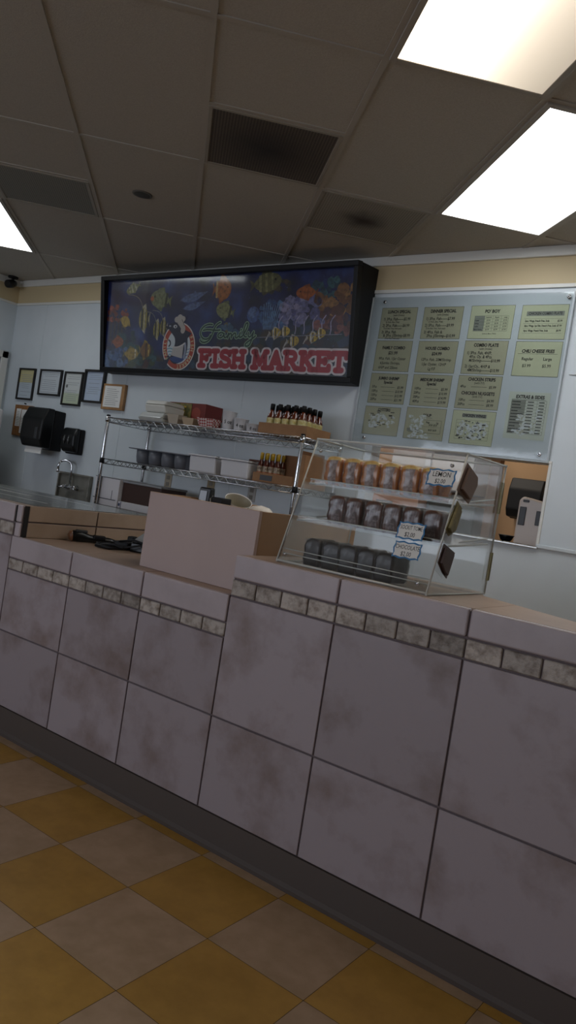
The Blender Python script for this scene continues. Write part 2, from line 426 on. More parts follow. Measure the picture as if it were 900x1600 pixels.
# ================================================================== service counter
F = 1.8835; W = .4037; X0 = -2.3639
gx = lambda s: X0+s*W
cn = thing('service_counter', 'long mauve stone-tiled shop counter with a lowered section between two taller ends', 'counter', (-1.9, F, 0))
LX, RX = gx(-1), gx(2)     # low section
EX = -.2                   # right end of the counter
b = NB()
box(b, -5.6, LX+.045, F+.006, 2.66, 0, .932)
box(b, LX+.045, RX, F+.006, 2.62, 0, .799)
prism(b, [(RX, F+.006), (EX, F+.006), (EX, 1.95), (-.55, 2.125), (-.875, 2.285), (-.93, 2.395), (RX, 2.395)], 'z', 0, .931)
obj('core', b, GROUT, cn)
b = NB(); g = .0028
for s in range(-7, 6):
    xa, xb = gx(s)+g, gx(s+1)-g
    if s < 5: pass
    xb = min(xb, EX)
    if xb <= xa: continue
    low = -1 <= s < 2
    box(b, xa, xb, F, F+.009, .1115, .4105-g, bev=.0015, seg=1)
    box(b, xa, xb, F, F+.009, .4105+g, (.6645 if low else .803), bev=.0015, seg=1)
obj('front_tiles', b, TILE, cn)
for rng in (range(-7, -1), range(-1, 2), range(2, 6)):
    b = NB()
    for s in rng:
        low = -1 <= s < 2; za, zb = (.6695, .712) if low else (.8085, .858)
        for k in range(4):
            xa, xb = gx(s)+k*W/4+.0022, gx(s)+(k+1)*W/4-.0022
            xb = min(xb, EX)
            if xb <= xa: continue
            box(b, xa, xb, F-.0005, F+.009, za, zb, bev=.0025, seg=1)
    obj('mosaic_band', b, MOSAIC, cn)
b = NB()
for s in range(-7, 6):
    low = -1 <= s < 2; za, zb = (.7175, .806) if low else (.864, .938)
    xa, xb = gx(s)+g, gx(s+1)-g
    xb = min(xb, EX)
    if xb <= xa: continue
    box(b, xa, xb, F-.003, F+.02, za, zb, bev=.005, seg=3)
# bullnose strip that closes the tall left end
box(b, LX+.012, LX+.045, F-.002, F+.012, .868, .938, bev=.004); box(b, LX+.012, LX+.045, F-.002, F+.012, .807, .864, bev=.004)
box(b, RX+.0005, RX+.006, F+.004, F+.05, .807, .936, bev=.001)
obj('edge_tiles', b, EDGE, cn)
b = NB()
for s in range(-1, 2):      # low top
    for ya, yb in ((F+.021, 2.255), (2.26, 2.62)):
        xa = max(gx(s)+g, LX+.05); box(b, xa, gx(s+1)-g, ya, yb, .797, .8055, bev=.001, seg=1)
for s in range(-7, -1):     # left tall top
    box(b, gx(s)+g, gx(s+1)-g if s < -2 else LX+.043, F+.021, 2.66, .93, .9385, bev=.001, seg=1)
# right tall top (front row then shaped back row)
def yb_at(x): 
    pts = [(-9, 2.395), (-.93, 2.395), (-.875, 2.285), (-.55, 2.125), (EX, 1.95)]
    for (a, ya), (c, yc) in zip(pts, pts[1:]):
        if a <= x <= c: return ya+(yc-ya)*(x-a)/(c-a)
    return 1.95
for s in range(2, 6):
    xa, xb = gx(s)+g*.4, min(gx(s+1)-g*.4, EX)
    if xb <= xa: continue
    xs = [xa]+[x for x in (-.93, -.875, -.55) if xa < x < xb]+[xb]
    prism(b, [(xa, F+.02), (xb, F+.02)]+[(x, yb_at(x)) for x in xs[::-1]], 'z', .93, .938)
obj('top_tiles', b, TOPT, cn)
b = NB()      # beige side of the tall left end, facing the low section
for za, zb in ((.8065, .868), (.8735, .9375)):
    for ya, yb in ((F+.032, 2.27), (2.276, 2.64)):
        box(b, LX+.044, LX+.052, ya, yb, za, zb, bev=.0015, seg=1)
obj('end_tiles', b, ENDT, cn)
b = NB(); box(b, LX+.0445, LX+.0495, F+.012, F+.031, .8065, .936)
jt = obj('open_joint', b, mat('open_joint', '#15110f', .8), cn); jt['label'] = 'dark open joint'
b = NB(); box(b, LX+.0035, LX+.0115, F-.001, F+.012, .866, .935)
jt = obj('open_joint', b, mat('open_joint'), cn); jt['label'] = 'dark open joint'
b = NB()
prism(b, [(F-.012, 0), (F-.012, .012), (F-.004, .022), (F-.001, .1075), (F+.008, .1095), (F+.008, 0)], 'x', -5.6, EX)
obj('cove_base', b, TOE, cn)

t = thing('steel_sheet', 'scuffed reflective sheet covering the tall left end of the counter', 'metal sheet', (-3.8, 2.3, .9385))
b = NB(); box(b, -5.5, LX+.03, 1.95, 2.655, .9387, .942, bev=.001, seg=1); obj('panel', b, mat('scuffed_sheet', '#a9aca7', .16, .55, col2='#8a8c87', nscale=7, ndet=6, bump=.1, bscale=12), t)
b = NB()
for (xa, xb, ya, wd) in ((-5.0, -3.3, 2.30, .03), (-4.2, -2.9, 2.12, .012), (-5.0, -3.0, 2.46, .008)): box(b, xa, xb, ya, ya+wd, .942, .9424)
obj('strips', b, mat('sheet_glare', '#c3c4bf', .3), t)  # pale strips stand in for glare on the reflective sheet

# ------------------------------------------------------------------ melamine box on the low section
t = thing('register_box', 'pinkish-beige melamine box screening the register on the low counter section', 'box', (-1.82, 2.2, .8055))
bx0, bx1, by0, by1, bz0, bz1 = -2.088, -1.56, 1.975, 2.60, .8062, 1.085
SHZ = 1.0
b = NB(); box(b, bx0, bx1, by0, by0+.016, bz0, bz1, bev=.001); obj('front_panel', b, BOARD, t)
b = NB(); box(b, bx1-.016, bx1, by0+.0165, by1, bz0, bz1, bev=.001); sp_ = obj('side_panel', b, BOARD_SIDE, t); sp_['label'] = 'tan side panel'
b = NB(); box(b, bx0, bx0+.016, by0+.0165, by1, bz0, bz1, bev=.001); obj('side_panel', b, BOARD_SIDE, t)
b = NB(); box(b, bx0+.0165, bx1-.0165, by0+.0165, by1, 1.0, 1.016); obj('shelf', b, BOARD, t)
b = NB(); box(b, bx0+.001, bx1-.001, by0-.0006, by0+.0166, bz1, bz1+.0015); obj('edge_band', b, mat('edge_band', '#c6a98a', .5), t)
ZS = 1.0162
# black terminal, black box, paper scoop, bowl
t = thing('card_terminal', 'upright glossy black card terminal poking above the register box', 'card terminal', (-2.03, 2.22, ZS))
b = NB(); prism(b, [(-.03, 0), (.035, 0), (.03, .03), (.018, .125), (-.018, .125)], 'x', -.035, .035, bev=.006); obj('body', b, BLACKP, t, local=True)
b = NB(); prism(b, [(-.0285, .045), (-.0265, .045), (-.0215, .11), (-.0235, .11)], 'x', -.026, .016); obj('screen', b, mat('grey_screen', '#5b6166', .12), t, local=True)
t.rotation_euler = (0, 0, .12); t.scale = (.78, .8, .92)
t = thing('black_dock', 'low black block beside the card terminal above the register box', 'dock', (-1.948, 2.225, ZS))
b = NB(); box(b, -.03, .02, -.03, .03, 0, .084, bev=.004); obj('body', b, BLACKM, t, local=True)
b = NB(); tube(b, [(-.026, -.033, .03), (-.034, -.035, .075), (-.026, -.03, .087)], .0025, 6); obj('cable', b, mat('grey_cable', '#8d8c86', .5), t, local=True)
t = thing('paper_scoop', 'white paper cup tilted on its side behind the register box', 'paper cup', (-2.0, 2.365, ZS))
b = NB()
TL = Matrix.Rotation(math.radians(24), 3, 'Y') @ Matrix.Rotation(math.radians(14), 3, 'X')
lathe(b, [(.040, 0), (.042, .003), (.055, .070), (.057, .072), (.0545, .072), (.040, .008), (.0, .008)], n=28, capt=False)
bmesh.ops.rotate(b, verts=b.verts[:], matrix=TL)
dzc = -min(v.co.z for v in b.verts)
bmesh.ops.translate(b, verts=b.verts[:], vec=(0, 0, dzc))
obj('cup', b, mat('cup_paper', '#d3d0cc', .6), t, local=True)
b = NB(); lathe(b, [(.0395, .009), (.0535, .070)], n=28, capb=False, capt=False)
bmesh.ops.rotate(b, verts=b.verts[:], matrix=TL); bmesh.ops.translate(b, verts=b.verts[:], vec=(0, 0, dzc))
obj('inside', b, mat('cup_inside', '#aaa493', .7), t, local=True)
b = NB(); lathe(b, [(.03, 0), (.042, .010), (.052, .042), (.047, .060), (.032, .072), (.0, .078)], n=28, capt=False)
tag(obj('cream_bowl', b, mat('cream_bowl', '#d6cfc4', .5), org=(-1.838, 2.33, ZS), local=True), 'upturned cream bowl showing behind the right end of the register box', 'bowl')

# ------------------------------------------------------------------ handset and card reader on the low counter
ZL = .8058
t = thing('phone_handset', 'black handset lying on the low counter at the left', 'phone handset', (-2.635, 2.195, ZL), rot=(0, 0, 1.0))
b = NB()
tube(b, [(-.115, -.01, .020), (-.10, -.01, .026), (-.06, -.005, .027), (-.02, 0, .020), (.03, .004, .018), (.075, .006, .016), (.12, .004, .013)], [.012, .024, .026, .017, .016, .017, .012], 14)
for v in b.verts: v.co.z = max(v.co.z, .0005)
t.scale = (.9, 1.0, 1.0)
obj('body', b, BLACKP, t, local=True)
b = NB(); tube(b, [(-.118, -.016, .020), (-.109, -.015, .0235), (-.098, -.0155, .025)], [.012, .0235, .0258], 14)
for v in b.verts: v.co.z = max(v.co.z, .0003)
obj('cap', b, mat('handset_cap', '#6d4a33', .35), t, local=True)
b = NB(); box(b, -.085, -.03, -.022, .012, .0425, .054, bev=.004); obj('earpiece', b, DARKG, t, local=True)
b = NB(); box(b, .0, .06, -.017, .022, .018, .037, bev=.005); obj('grip', b, BLACKM, t, local=True)
t = thing('card_reader', 'black and grey card reader in a tangle of cords on the low counter', 'card reader', (-2.405, 2.32, ZL+.0008), rot=(0, 0, .35)); t.scale = (1.12, 1.12, 1.15)
b = NB(); prism(b, [(-.06, 0), (.07, 0), (.07, .04), (.03, .062), (-.055, .035)], 'x', -.055, .075, bev=.005); obj('body', b, BLACKP, t, local=True)
b = NB(); prism(b, [(-.056, .0362), (-.0555, .039), (.03, .067), (.055, .053), (.055, .0495), (.03, .0635)], 'x', -.05, .025, bev=.001); obj('cover', b, mat('reader_silver', '#8f9295', .3, .3), t, local=True)
b = NB(); box(b, -.125, -.062, -.06, .0, .0, .03, bev=.006); box(b, -.1, -.07, -.005, .03, 0, .05, bev=.006); obj('plug', b, BLACKM, t, local=True)
b = NB()
tube(b, [(-.12, -.09, .008), (-.17, -.1, .007), (-.19, -.07, .007), (-.14, -.05, .01)], .008, 8)
tube(b, [(-.12, -.09, .008), (-.06, -.1, .012), (.0, -.08, .03), (.06, -.09, .012), (.12, -.06, .006)], .004, 8)
tube(b, [(-.1, -.06, .03), (-.03, -.075, .045), (.05, -.07, .03), (.11, -.03, .006)], .004, 8)
tube(b, [(.04, .02, .065), (.06, -.03, .075), (.1, .01, .05), (.12, .04, .02)], .004, 8)
tube(b, [(-.15, -.11, .008), (-.09, -.12, .02), (-.05, -.11, .008), (-.1, -.135, .006), (-.16, -.13, .008)], .006, 8)
obj('cord', b, BLACKM, t, local=True)

# ================================================================== display case with cakes
CW, CD, CH, CT = .543, .40, .41, .12       # width, depth, height, top setback
cz = .9385
case = thing('display_case', 'clear acrylic slant-front display case holding wrapped cake slices on the tall counter', 'display case', (-1.445, 1.949, cz), rot=(0, 0, math.radians(-1.5)))
th = .006
slope = CT/CH
side = [(0, 0.0), (CD, 0.0), (CD+.01, CH), (CT, CH)]
def side_panel(x0):
    b = NB(); prism(b, side, 'x', x0, x0+th)
    return obj('side_panel', b, ACR, case, local=True)
side_panel(0); side_panel(CW-th)
b = NB(); prism(b, [(0, .001), (.006, .001), (CT+.006, CH-.001), (CT, CH-.001)], 'x', th, CW-th); obj('front_panel', b, ACR, case, local=True)
b = NB(); box(b, -.002, CW+.002, CT, CD+.01, CH, CH+th); obj('top_panel', b, ACR, case, local=True)
b = NB(); box(b, th, CW-th, .007, CD-.002, .0, .006); obj('base_panel', b, ACR, case, local=True)
b = NB(); prism(b, [(CD-.012, .008), (CD-.007, .008), (CD+.003, CH-.002), (CD-.002, CH-.002)], 'x', th+.002, CW/2+.01); dd = obj('rear_door', b, ACR, case, local=True)
b = NB(); prism(b, [(CD-.020, .008), (CD-.015, .008), (CD-.005, CH-.002), (CD-.010, CH-.002)], 'x', CW/2-.01, CW-th-.002); obj('rear_door', b, ACR, case, local=True)
# glued bright edges
b = NB()
E_ = .0035
for x in (0, CW-th):
    for (a, c) in ((side[0], side[3]), (side[3], side[2]), (side[2], side[1]), (side[1], side[0])):
        tube(b, [(x+th/2, a[0], a[1]+.003), (x+th/2, c[0], c[1]+.003)], E_*.8, 6)
tube(b, [(0, CT, CH+.004), (CW, CT, CH+.004)], E_, 6); tube(b, [(0, CD+.01, CH+.004), (CW, CD+.01, CH+.004)], E_, 6); tube(b, [(0, .002, .006), (CW, .002, .006)], E_, 6)
obj('polished_edges', b, ACR_EDGE, case, local=True)
def tray(z, y0, y1, lip, rise):
    b = NB()
    n = 2
    prism(b, [(y0, z), (y1, z+rise), (y1, z+rise+.004), (y0+.004, z+.004)], 'x', th+.001, CW-th-.001)
    prism(b, [(y0, z), (y0+.004, z), (y0+.004-.0, z+lip), (y0, z+lip)], 'x', th+.001, CW-th-.001)
    o = obj('tray', b, ACR, case, local=True)
    b = NB(); tube(b, [(th+.002, y0+.002, z+lip), (CW-th-.002, y0+.002, z+lip)], .0022, 6)
    for x in (th+.003, CW-th-.003):
        tube(b, [(x, y0, z+.002), (x, y1, z+rise+.002)], .0035, 6); tube(b, [(x, y0+.1, z+.018), (x, y1, z+rise+.02)], .0025, 6)
    obj('tray_edge', b, ACR_EDGE, o, local=True)
tray(.262, .105, CD-.025, .018, .02)
tray(.138, .068, CD-.025, .018, .02)
b = NB(); prism(b, [(.022, .006), (.026, .006), (.026, .03), (.022, .03)], 'x', th+.001, CW-th-.001); o = obj('tray', b, ACR, case, local=True)
b = NB(); tube(b, [(th, .024, .03), (CW-th, .024, .03)], .002, 6); tube(b, [(th, .024, .045), (CW-th, .018, .045)], .0015, 6); obj('tray_edge', b, ACR_EDGE, o, local=True)
for (x, y, z) in ((.03, .008, .028), (CW-.035, .008, .028), (.03, CT-.006, CH-.035), (CW-.04, CT-.006, CH-.035)):
    b = NB(); lathe(b, [(.006, 0), (.006, .004), (.003, .006)], n=10)
    bmesh.ops.rotate(b, verts=b.verts[:], matrix=Matrix.Rotation(PI/2+math.atan(slope), 3, 'X')); bmesh.ops.translate(b, verts=b.verts[:], vec=(x, y-.004, z))
    obj('screw', b, CHROME, case, local=True)
CM = Matrix.Translation((-1.445, 1.949, cz)) @ Matrix.Rotation(math.radians(-1.5), 4, 'Z')
def cpos(x, y, z): return CM @ Vector((x, y, z))

def cake(name, label, w, d, h, mats, lean, group, dome=.35):
    t = thing(name, label, 'cake slice', (0, 0, 0), group)
    b = NB(); box(b, -w/2, w/2, -d/2, d/2, 0, h)
    bmesh.ops.subdivide_edges(b, edges=b.edges[:], cuts=7, use_grid_fill=True)
    for v in b.verts:
        x, y, z = v.co
        k = z/h
        nx = (abs(x)/(w/2)); 
        z2 = z - (dome*w*.3*(nx**3) if k > .5 else 0)*(k-.5)*2
        s = 1-.10*(abs(k-.5)*2)**4
        q = noise.noise(Vector((x*60, y*60, z*60)))*.0034
        v.co = (x*s+q, y*s+q, max(0, z2+q*(k > .05)))
    for f in b.faces:
        f.smooth = True; c = f.calc_center_median(); n = f.normal
        f.material_index = 2 if (n.z > .45 or (c.z > h*.86 and n.y < -.3)) else (1 if n.y < -.6 and abs(c.x) < w*.27 else 0)
    obj('cake', b, mats, t, local=True)
    b = NB(); box(b, -w/2-.0015, w/2+.0015, -d/2-.002, d/2+.002, .0004, h+.0025)
    bmesh.ops.subdivide_edges(b, edges=b.edges[:], cuts=6, use_grid_fill=True)
    for v in b.verts:
        x, y, z = v.co; k = z/h; nx = min(1, abs(x)/(w/2))
        z2 = z-(dome*w*.27*(nx**3) if k > .5 else 0)*(k-.5)*2
        q = noise.noise(Vector((x*90+3, y*90, z*90)))*.002
        v.co = (x+q*.6, y-abs(q), max(.0004, z2+q*.5))
    for f in b.faces: f.smooth = True
    obj('wrap', b, WRAP, t, local=True)
    return t
LEM = [mat('lemon_crust', '#c97a2a', .4, col2='#8a4512', nscale=30, ndet=5, contrast=(.4, .7), coat=.5), mat('lemon_crumb_sheen', '#b09a92', .4, col2='#6b4a3a', nscale=70, ndet=5, coat=.5), mat('lemon_glaze', '#e6c67c', .3, col2='#c08a3a', nscale=45, ndet=4, coat=.6)]  # crumb is greyed, the wrap's sheen put into its colour
SOC = [mat('spice_crust', '#5c3020', .4, col2='#34180f', nscale=35, ndet=5, coat=.5), mat('spice_crumb_sheen', '#917c7a', .4, col2='#3c2622', nscale=70, ndet=5, coat=.5), mat('spice_top', '#6e432e', .35, col2='#2e160e', nscale=40, coat=.6)]  # spice crumb greyed likewise for the sheen of the wrap
CHO = [mat('choc_crust', '#1b1210', .4, col2='#0f0a09', nscale=35, ndet=5, coat=.12), mat('choc_crumb', '#292322', .4, col2='#0e0b0a', nscale=40, ndet=5, coat=.12), mat('choc_top', '#1c1312', .3, col2='#0c0807', nscale=40, coat=.3)]
def row(kind, mats, n, x0, pitch, y, z, w, d, h, wd, tier, rz):
    names = ['leftmost', 'second from left', 'third from left', 'fourth from left', 'fifth from left', 'rightmost']
    p = cake('cake_slice', f'plastic-wrapped {kind} cake slice, leftmost on {tier}', w, d, h, mats, 0, f'{kind} cake slices on {tier}')
    for i in range(n):
        o = p if i == 0 else copy_tree(p)
        o.location = cpos(x0+i*pitch, y+random.uniform(-.004, .004), z); o.rotation_euler = (0, 0, rz+random.uniform(-.07, .07))
        nm = names[i] if i < n-1 else ('rightmost, half behind its price card' if n == 6 else 'rightmost')
        o['label'] = f'plastic-wrapped {wd} cake slice, {nm} on {tier}'
row('lemon', LEM, 6, .066, .0715, .186, .2705, .062, .085, .094, 'golden lemon', 'the top tier', 0)
row('spice', SOC, 6, .118, .0690, .160, .1463, .060, .09, .092, 'brown', 'the middle tier', 0)
row('chocolate', CHO, 5, .112, .0650, .085, .0066, .060, .1, .086, 'dark chocolate', 'the bottom of the case', 0)

BLUE = mat('blue_border', '#2f6f9f', .6)
def wavy(w, h, amp, n, seed):
    pts = []
    def e(a, b, k):
        for i in range(k):
            t = i/k; x = a[0]+(b[0]-a[0])*t; y = a[1]+(b[1]-a[1])*t
            o = amp*math.sin(t*PI*k/2.0+seed)
            d = Vector((b[0]-a[0], b[1]-a[1])).normalized(); pts.append((x-d.y*o, y+d.x*o))
    e((-w/2, -h/2), (w/2, -h/2), n); e((w/2, -h/2), (w/2, h/2), n//2+2); e((w/2, h/2), (-w/2, h/2), n); e((-w/2, h/2), (-w/2, -h/2), n//2+2)
    return pts
def price(x, z, lines, label, tilt, w=.088, h=.052):
    a = math.atan(slope)
    t = thing('price_card', label, 'price card', cpos(x, slope*z-.0035, z), 'hand-lettered price cards on the display case')
    t.rotation_euler = (PI/2-a, tilt, math.radians(-1.5))
    # local: x right, y up the slope, z towards the viewer
    b = NB()
    vs = [(px, py) for px, py in wavy(w, h, .0022, 10, 0)]
    lo = [b.verts.new((p[0], p[1], 0)) for p in vs]; hi = [b.verts.new((p[0], p[1], .0008)) for p in vs]
    b.faces.new(lo[::-1]); b.faces.new(hi)
    for i in range(len(vs)): b.faces.new((lo[i], lo[(i+1) % len(vs)], hi[(i+1) % len(vs)], hi[i]))
    obj('border', b, BLUE, t, local=True)
    b = NB(); poly(b, wavy(w-.009, h-.009, .0016, 10, 0), .0011, 0); cd = obj('card_face', b, PAPER, t, local=True)
    b = NB()
    for s, y, sz, sx in lines: text(b, s, 0, y, sz, z=.0014, sx=sx, bold=.004)
    obj('lettering', b, INK, cd, local=True)
price(.481, .335, [('LEMON', .009, .022, .8), ('$2.00', -.012, .019, .8)], 'blue-bordered price card reading lemon $2.00', -.02)
price(.438, .168, [('SOCKIT TOME', .009, .018, .62), ('$2.00', -.012, .019, .8)], 'blue-bordered price card reading sockit tome $2.00', -.02)
price(.444, .112, [('CHOCOLATE', .008, .018, .72), ('$2.00', -.012, .019, .8)], 'blue-bordered price card reading chocolate $2.00', -.02, h=.050)

# folded cards stuck on the right side of the case
def sidecard(pts, m, label, lines=True, thick=.012):
    t = thing('folded_card', label, 'card', cpos(CW+.0005, pts[0][0], pts[-1][1]), 'cards on the right side of the display case')
    t.rotation_euler = (0, 0, math.radians(-1.5))
    y0, z0 = pts[0][0], pts[-1][1]
    q = [(p[0]-y0, p[1]-z0) for p in pts]
    b = NB(); prism(b, q, 'x', 0, .003, bev=.0008); obj('back_leaf', b, m, t, local=True)
    cy = sum(p[0] for p in q)/len(q); cz_ = sum(p[1] for p in q)/len(q)
    b = NB(); prism(b, [(cy+(p[0]-cy)*.72-.004, cz_+(p[1]-cz_)*.78) for p in q], 'x', .0035, thick, bev=.001); obj('front_leaf', b, m, t, local=True)
sidecard([(.075, .305), (.115, .388), (.2, .355), (.205, .33), (.165, .272)], mat('brown_card', '#6a564a', .6), 'brown folded card high on the right side of the display case')
sidecard([(.045, .19), (.09, .275), (.127, .256), (.1, .184), (.07, .172)], mat('olive_card', '#7a7048', .6, col2='#5e5634', nscale=40), 'olive-yellow card midway up the right side of the display case')
sidecard([(.03, .095), (.05, .15), (.128, .126), (.1, .05), (.068, .066)], mat('dark_card', '#43332e', .55), 'dark brown folded card low on the right side of the display case')
for k, (z0, z1) in enumerate(((.26, .36), (.045, .135))):
    b = NB(); box(b, CW+.0005, CW+.002, CD-.012, CD+.0, z0, z1); box(b, CW-.01, CW+.002, CD+.0095, CD+.0105, z0, z1)
    o = obj('yellowed_tape', b, mat('old_tape', '#8a8560', .5), case, local=True); o['label'] = 'yellowed strip of tape'

# ================================================================== illuminated fish-market sign
SX0, SX1 = -5.018, -2.603
sg = thing('shop_sign', 'wide black-framed sign box with a coral reef picture and red lettering', 'sign', (-3.81, YB, 1.896))
b = NB()
prof = [(YB-.001, 1.897), (4.012, 1.897), (3.928, 2.632), (YB-.001, 2.647)]
prism(b, prof, 'x', SX0, SX1, bev=.003)
obj('housing', b, BLACKM, sg)
tau = math.atan(.122/.73); FL = .742; FWd = SX1-SX0
def onface(o, dz=0.0, tt=tau-.045, y0=4.006):
    o.location = Vector((SX0, y0, 1.8975))-Vector(ORG[sg.name]); o.rotation_euler = (PI/2+tt, 0, 0)
b = NB(); bw = .045
for a in ((0, FWd, 0, bw-.01), (0, FWd, FL-bw+.012, FL), (0, bw-.005, bw-.01, FL-bw+.012), (FWd-.03, FWd, bw-.01, FL-bw+.012)):
    prism(b, [(a[0], a[2]), (a[1], a[2]), (a[1], a[3]), (a[0], a[3])], 'z', -.040, .016, bev=.003)
o = obj('frame', b, mat('black_frame', '#08080a', .4, spec=.3), sg, local=True); onface(o, tt=tau)
# printed reef
def reef_mat():
    m = bpy.data.materials.new('reef_print'); m.use_nodes = True; nt = m.node_tree; bs = nt.nodes['Principled BSDF']
    bs.inputs['Roughness'].default_value = .35
    tc = nt.nodes.new('ShaderNodeTexCoord'); se = nt.nodes.new('ShaderNodeSeparateXYZ'); nt.links.new(tc.outputs['Object'], se.inputs[0])
    n = nt.nodes.new('ShaderNodeTexNoise'); n.inputs['Scale'].default_value = 5; n.inputs['Detail'].default_value = 6; nt.links.new(tc.outputs['Object'], n.inputs['Vector'])
    r = nt.nodes.new('ShaderNodeValToRGB'); e = r.color_ramp.elements
    e[0].position = .3; e[0].color = lin('#0a1030'); e[1].position = .75; e[1].color = lin('#2c4a8c')
    x = e.new(.52); x.color = lin('#141e54'); nt.links.new(n.outputs['Fac'], r.inputs['Fac'])
    # coral mask: height plus noise
    v = nt.nodes.new('ShaderNodeTexVoronoi'); v.inputs['Scale'].default_value = 17; nt.links.new(tc.outputs['Object'], v.inputs['Vector'])
    cr = nt.nodes.new('ShaderNodeValToRGB'); cr.color_ramp.interpolation = 'CONSTANT'; q = cr.color_ramp.elements
    q[0].position = 0; q[0].color = lin('#1b2c46'); q[1].position = .25; q[1].color = lin('#26404a')
    for p, c in ((.4, '#3a5580'), (.55, '#3b3346'), (.68, '#5a4a33'), (.8, '#274f5c'), (.92, '#6d3a34')): k = q.new(p); k.color = lin(c)
    sv = nt.nodes.new('ShaderNodeSeparateColor'); nt.links.new(v.outputs['Color'], sv.inputs[0]); nt.links.new(sv.outputs[0], cr.inputs['Fac'])
    dk = nt.nodes.new('ShaderNodeMix'); dk.data_type = 'RGBA'; dk.blend_type = 'MULTIPLY'; dk.inputs['Factor'].default_value = .85
    vr = nt.nodes.new('ShaderNodeMapRange'); vr.inputs['From Max'].default_value = .05; vr.inputs['To Min'].default_value = 1.3; vr.inputs['To Max'].default_value = .25
    nt.links.new(v.outputs['Distance'], vr.inputs['Value']); nt.links.new(cr.outputs[0], dk.inputs[6]); nt.links.new(vr.outputs[0], dk.inputs[7])
    n2 = nt.nodes.new('ShaderNodeTexNoise'); n2.inputs['Scale'].default_value = 3.2; n2.inputs['Detail'].default_value = 5; nt.links.new(tc.outputs['Object'], n2.inputs['Vector'])
    # threshold: more coral at the bottom and to the right
    mx1 = nt.nodes.new('ShaderNodeMapRange'); mx1.inputs['From Min'].default_value = 1.2; mx1.inputs['From Max'].default_value = 2.3; mx1.inputs['To Max'].default_value = .38; nt.links.new(se.outputs[0], mx1.inputs['Value'])
    ma = nt.nodes.new('ShaderNodeMath'); ma.operation = 'ADD'; nt.links.new(mx1.outputs[0], ma.inputs[0]); nt.links.new(n2.outputs['Fac'], ma.inputs[1])
    ms = nt.nodes.new('ShaderNodeMath'); ms.operation = 'MULTIPLY_ADD'; ms.inputs[1].default_value = -1.25; nt.links.new(se.outputs[1], ms.inputs[0]); nt.links.new(ma.outputs[0], ms.inputs[2])
    mk = nt.nodes.new('ShaderNodeMapRange'); mk.inputs['From Min'].default_value = .18; mk.inputs['From Max'].default_value = .34; nt.links.new(ms.outputs[0], mk.inputs['Value'])
    mx = nt.nodes.new('ShaderNodeMix'); mx.data_type = 'RGBA'; nt.links.new(mk.outputs[0], mx.inputs['Factor']); nt.links.new(r.outputs[0], mx.inputs[6]); nt.links.new(dk.outputs[2], mx.inputs[7])
    nt.links.new(mx.outputs[2], bs.inputs['Base Color'])
    return m
b = NB(); box(b, .03, FWd-.02, .025, FL-.025, -.006, -.001)
face = obj('picture_panel', b, reef_mat(), sg, local=True); onface(face)
inks = {}
INKL = []
def ik(h):
    if h not in inks:
        inks[h] = len(INKL); INKL.append(mat('print_'+h.lstrip('#'), h, .4, col2='#'+''.join('%02x' % int(int(h[1+2*q:3+2*q], 16)*.5+8) for q in range(3)), nscale=38, ndet=5, contrast=(.42, .72)))
    return inks[h]
art = NB(); Z = 0.0
def blob(cx, cy, r, col, n=14, jag=.25, z=0.0002, sx=1.0, seed=0):
    rnd = random.Random(seed*17+int(cx*1000)+int(cy*777)); pts = []
    for i in range(n):
        a = 2*PI*i/n; k = r*(1-jag*rnd.random()); pts.append((cx+k*math.cos(a)*sx, cy+k*math.sin(a)))
    poly(art, pts, z, ik(col))
def lumps(cx, cy, w, h, cols, k, z=.0002, seed=1, rmin=.02, rmax=.045):
    rnd = random.Random(seed)
    for i in range(k):
        x = cx+rnd.uniform(-w, w)/2; y = cy+rnd.uniform(-h, h)/2
        blob(x, max(y, .06), rnd.uniform(rmin, rmax), rnd.choice(cols), 12, .3, z+i*6e-6, 1.15, i)
lumps(.17, .11, .26, .14, ['#3b5c92', '#2d4a7e', '#54749f', '#22365e'], 26, seed=3)
lumps(.29, .26, .22, .16, ['#1e4a55', '#2a5b63', '#173640', '#2c4d43'], 18, seed=4)
lumps(.48, .13, .3, .12, ['#26433e', '#3a4a2a', '#1b3030', '#2d5560'], 20, seed=5)
lumps(.12, .46, .12, .12, ['#8f3a1d', '#a8482a', '#6e2a18'], 12, seed=6, rmin=.015, rmax=.03)
lumps(.255, .475, .07, .07, ['#8f3a1d', '#7c3220'], 6, seed=7, rmin=.015, rmax=.025)
for i in range(4): stroke(art, [(.09+i*.045, .24), (.10+i*.045, .44)], .02, .00015+i*1e-5, ik('#3a2f33'))
lumps(1.99, .45, .34, .16, ['#7f7ea6', '#6a6c9a', '#9490b4', '#55578a'], 30, seed=8, rmin=.02, rmax=.05)
lumps(1.74, .42, .2, .2, ['#3d6192', '#4f79a8', '#2c4a7c'], 22, seed=9, rmin=.015, rmax=.035)
ell(art, 1.57, .43, .055, .055, .0003, ik('#47619a')); ell(art, 1.56, .44, .035, .035, .0004, ik('#6079ab'))
lumps(2.16, .49, .15, .1, ['#946a3e', '#7d5430', '#a67c48'], 18, seed=10)
lumps(2.31, .51, .14, .16, ['#8a5f38', '#6e472a', '#a0743f'], 20, seed=11)
lumps(2.24, .38, .26, .14, ['#6f3f3c', '#57302f', '#86504a', '#4a2c40'], 30, seed=12)
lumps(2.17, .59, .22, .1, ['#2b5560', '#1d3f4f', '#35646a'], 18, seed=13, rmin=.015, rmax=.03)
lumps(1.78, .63, .3, .1, ['#3a3a2c', '#2a2b30', '#4d4531'], 16, seed=14, rmin=.015, rmax=.03)
lumps(1.36, .33, .2, .08, ['#4a6a86', '#6a6142', '#395a78'], 12, seed=15, rmin=.015, rmax=.035)
lumps(1.5, .06, 1.6, .05, ['#27304a', '#5b4a34', '#31506a', '#3f3a5a'], 46, seed=16, rmin=.012, rmax=.03)
